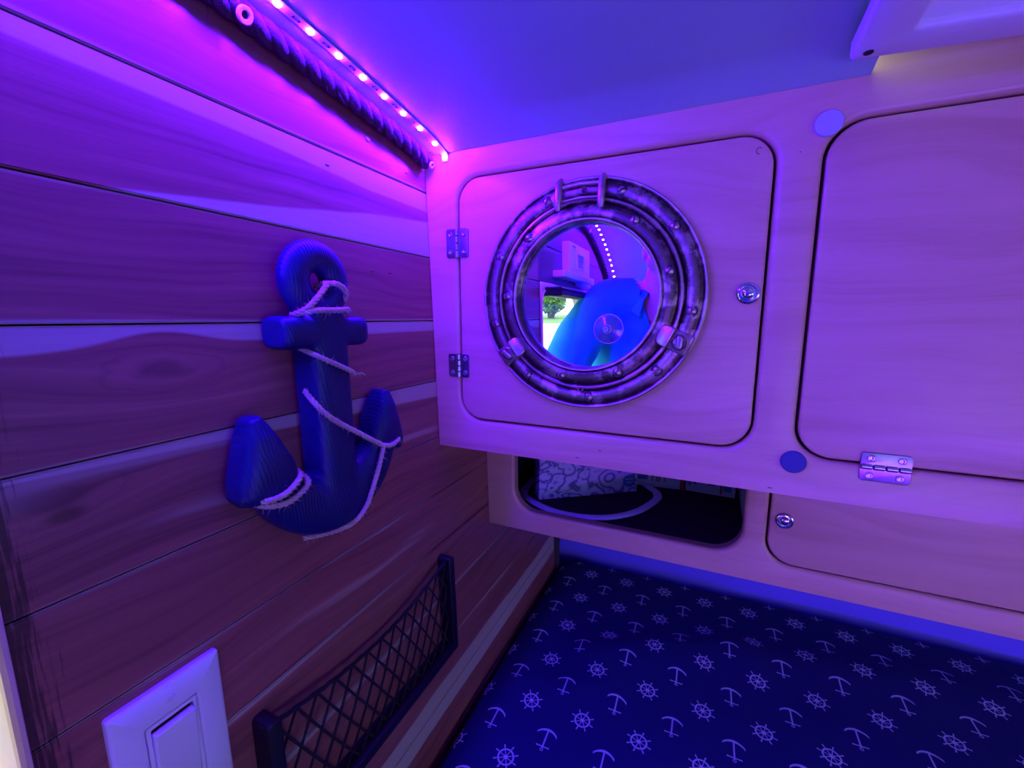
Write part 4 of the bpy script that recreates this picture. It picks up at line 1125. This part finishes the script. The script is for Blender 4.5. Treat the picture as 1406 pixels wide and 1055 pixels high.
def torso(p):
    t = max(0, min(1, (p.z - .80) / .52)); cx_, cy_ = -.10 - .018 * t, -.33 + .085 * t
    return ((p.x - cx_ + .03) / .180) ** 2 + ((p.y - cy_) / .118) ** 2 < 1.18
def forearm(p): return any(seg_t(p, a, b + (b - a) * .35) < .064 for a, b in arms_low) and p.z < 1.165 and not torso(p)
def cloth(name, mat, sel, off, fold):
    b = bmesh.new(); vm = {}
    for f in bm.faces:
        if not sel(f.calc_center_median()): continue
        vs = []
        for v in f.verts:
            if v.index not in vm:
                p = v.co; q = noise.noise(p * 9) * fold + noise.noise(Vector((p.x * 22 + p.z * 9, p.y * 18, p.z * 14 - p.x * 12))) * fold * .8
                vm[v.index] = b.verts.new(p + v.normal * (off + q))
            vs.append(vm[v.index])
        b.faces.new(vs)
    bmesh.ops.smooth_vert(b, verts=b.verts, factor=.5, use_axis_x=True, use_axis_y=True, use_axis_z=True)
    # a hem: fold the open edges inwards
    be = [e for e in b.edges if e.is_boundary]
    r = bmesh.ops.extrude_edge_only(b, edges=be)
    b.normal_update()
    return obj(name, b, mat, PN, smooth=180)
bm.verts.index_update()
def neckline(p):
    d = Vector((p.x + .116, p.y + .231)).length
    vee = p.y > -.225 and p.z > 1.255 and abs(p.x + .114) < .012 + (p.z - 1.255) * .42 and p.z < 1.42
    return (p.z > 1.372 and d < .078) or vee
hand_seg = [(Vector((-.228, .0, .915)), Vector((.22, .75, -.62)).normalized()), (Vector((.040, -.02, .918)), Vector((-.15, .75, -.64)).normalized())]
def hand(p): return any(seg_t(p, w_ - f_ * .10 + Vector((0, 0, .03)), w_ + f_ * .17) < .052 for w_, f_ in hand_seg) and p.z > .80 or any(seg_t(p, w_, w_ + f_ * .17) < .036 for w_, f_ in hand_seg)
def head(p): return (p - hc).length < .112 or (p.z > 1.405 and abs(p.x + .11) < .10)
cloth('shirt', MAT['shirt'], lambda p: (p.z > 1.12 or (p.z > .89 and torso(p))) and p.z < 1.43 and not neckline(p) and not forearm(p) and not head(p), .015, .009)
cloth('trousers', MAT['jeans'], lambda p: p.z < .93 and p.y > -.45 and not hand(p) and not (forearm(p) and p.z > .90), .007, .005)
# collar: a turned-down band round the neck, open at the front
b = bmesh.new(); rows = []
for k in range(41):
    a = math.radians(-245 + 310 * k / 40); c, s = math.cos(a), math.sin(a)
    fr = max(0, s); rows.append([])
    for (rr, dz) in ((.064, .000), (.063, .022), (.069, .026), (.080 + .010 * fr, .008 - .006 * fr), (.088 + .020 * fr, -.012 - .030 * fr ** 2), (.086 + .020 * fr, -.013 - .030 * fr ** 2)):
        rows[-1].append(b.verts.new((-.119 + rr * c * 1.02, -.232 + rr * s * (1.0 - .0) , 1.366 + dz - .030 * fr + .004 * math.sin(k))))
for p, q in zip(rows, rows[1:]):
    for k in range(5): b.faces.new((p[k], p[k + 1], q[k + 1], q[k]))
obj('collar', b, MAT['shirt'], PN, smooth=60)
# hair cap
b = bmesh.new(); bmesh.ops.create_uvsphere(b, u_segments=40, v_segments=24, radius=1, matrix=Matrix.Translation(H(0, -.016, .022)) @ tl @ Matrix.Diagonal((.079, .094, .080, 1)))
bmesh.ops.delete(b, geom=[v for v in b.verts if (tl.to_3x3().inverted() @ (v.co - hc)).dot(Vector((0, .62, -.55))) > .010 + .012 * math.sin(v.co.x * 90)], context='VERTS')
for v in b.verts: v.co += v.normal * .003 * noise.noise(v.co * 60)
obj('hair', b, MAT['hair'], PN, smooth=60)
for s in (-1, 1):
    b = bmesh.new(); bmesh.ops.create_uvsphere(b, u_segments=14, v_segments=10, radius=.0105, matrix=Matrix.Translation(H(s * .031, .066, .008))); e_ = obj('eye', b, MAT['eye'], PN)
    b = bmesh.new(); bmesh.ops.create_uvsphere(b, u_segments=12, v_segments=8, radius=.0052, matrix=Matrix.Translation(H(s * .031, .0725, .006))); obj('iris', b, MAT['hair'], e_)
o = obj('body', bm, MAT['skin'], PN, smooth=180)

# ------------------------------------------------------------------ outdoors, through the window
def strip(bm, prof, x0, x1, t=.05):
    rows = [[bm.verts.new((x, y, z + dz)) for x, dz in ((x0, 0), (x1, 0), (x1, -t), (x0, -t))] for y, z in prof]
    for p, q in zip(rows, rows[1:]):
        for k in range(4): bm.faces.new((p[k], p[(k + 1) % 4], q[(k + 1) % 4], q[k]))
    bm.faces.new(rows[0]); bm.faces.new(rows[-1][::-1])
bm = bmesh.new(); strip(bm, [(14, -.62), (-2.0, -.62), (-9.0, 1.14), (-12, 1.33), (-16, 1.42), (-60, 1.45)], -50, 40)
tag(obj('ground', bm, MAT['grass'], smooth=0), 'green lawn on the bank outside the van', 'lawn', kind='structure')
bm = bmesh.new(); strip(bm, [(-1.6, -.60), (-2.0, -.60), (-9.0, 1.16)], -14, 12, .04)
tag(obj('driveway', bm, MAT['drive'], smooth=0), 'pale gravel driveway climbing beside the van', 'driveway', kind='structure')
def shrub(x, y, h, label, seed):
    GZ = 1.30
    rnd = random.Random(seed); t = thing('shrub', (x, y, GZ), label, 'shrub')
    bm = bmesh.new()
    for k in range(7):
        a = rnd.random() * 2 * PI; tube(bm, [Vector((x + .05 * math.cos(a), y + .05 * math.sin(a), GZ - .01)), Vector((x + .2 * h * math.cos(a), y + .2 * h * math.sin(a), GZ + h * .55)), Vector((x + .33 * h * math.cos(a), y + .33 * h * math.sin(a), GZ + h * .85))], [.05, .03, .01], 6)
    obj('stem', bm, MAT['bark'], t)
    bm = bmesh.new()
    for k in range(1400):
        d = Vector((rnd.gauss(0, 1), rnd.gauss(0, 1), rnd.gauss(0, 1))).normalized() * rnd.random() ** .35
        c = Vector((x + d.x * h * .48, y + d.y * h * .52, GZ + h * .55 + d.z * h * .45)); n = Vector((rnd.gauss(0, 1), rnd.gauss(0, 1), rnd.gauss(0, 1))).normalized(); u = n.orthogonal().normalized(); v = n.cross(u); s = h * .05 * rnd.uniform(.6, 1.3)
        bm.faces.new([bm.verts.new(c + u * s * 1.6), bm.verts.new(c + v * s * .6), bm.verts.new(c - u * s * 1.2), bm.verts.new(c - v * s * .6)])
    o = obj('foliage', bm, MAT['leaf'], t, smooth=0, fix=False); o['kind'] = 'stuff'
shrub(-4.3, -11.2, .95, 'green garden shrub at the top of the lawn, left one in the mirrored window', 3)
shrub(-3.1, -11.6, .60, 'low garden shrub at the top of the lawn, right one in the mirrored window', 5)
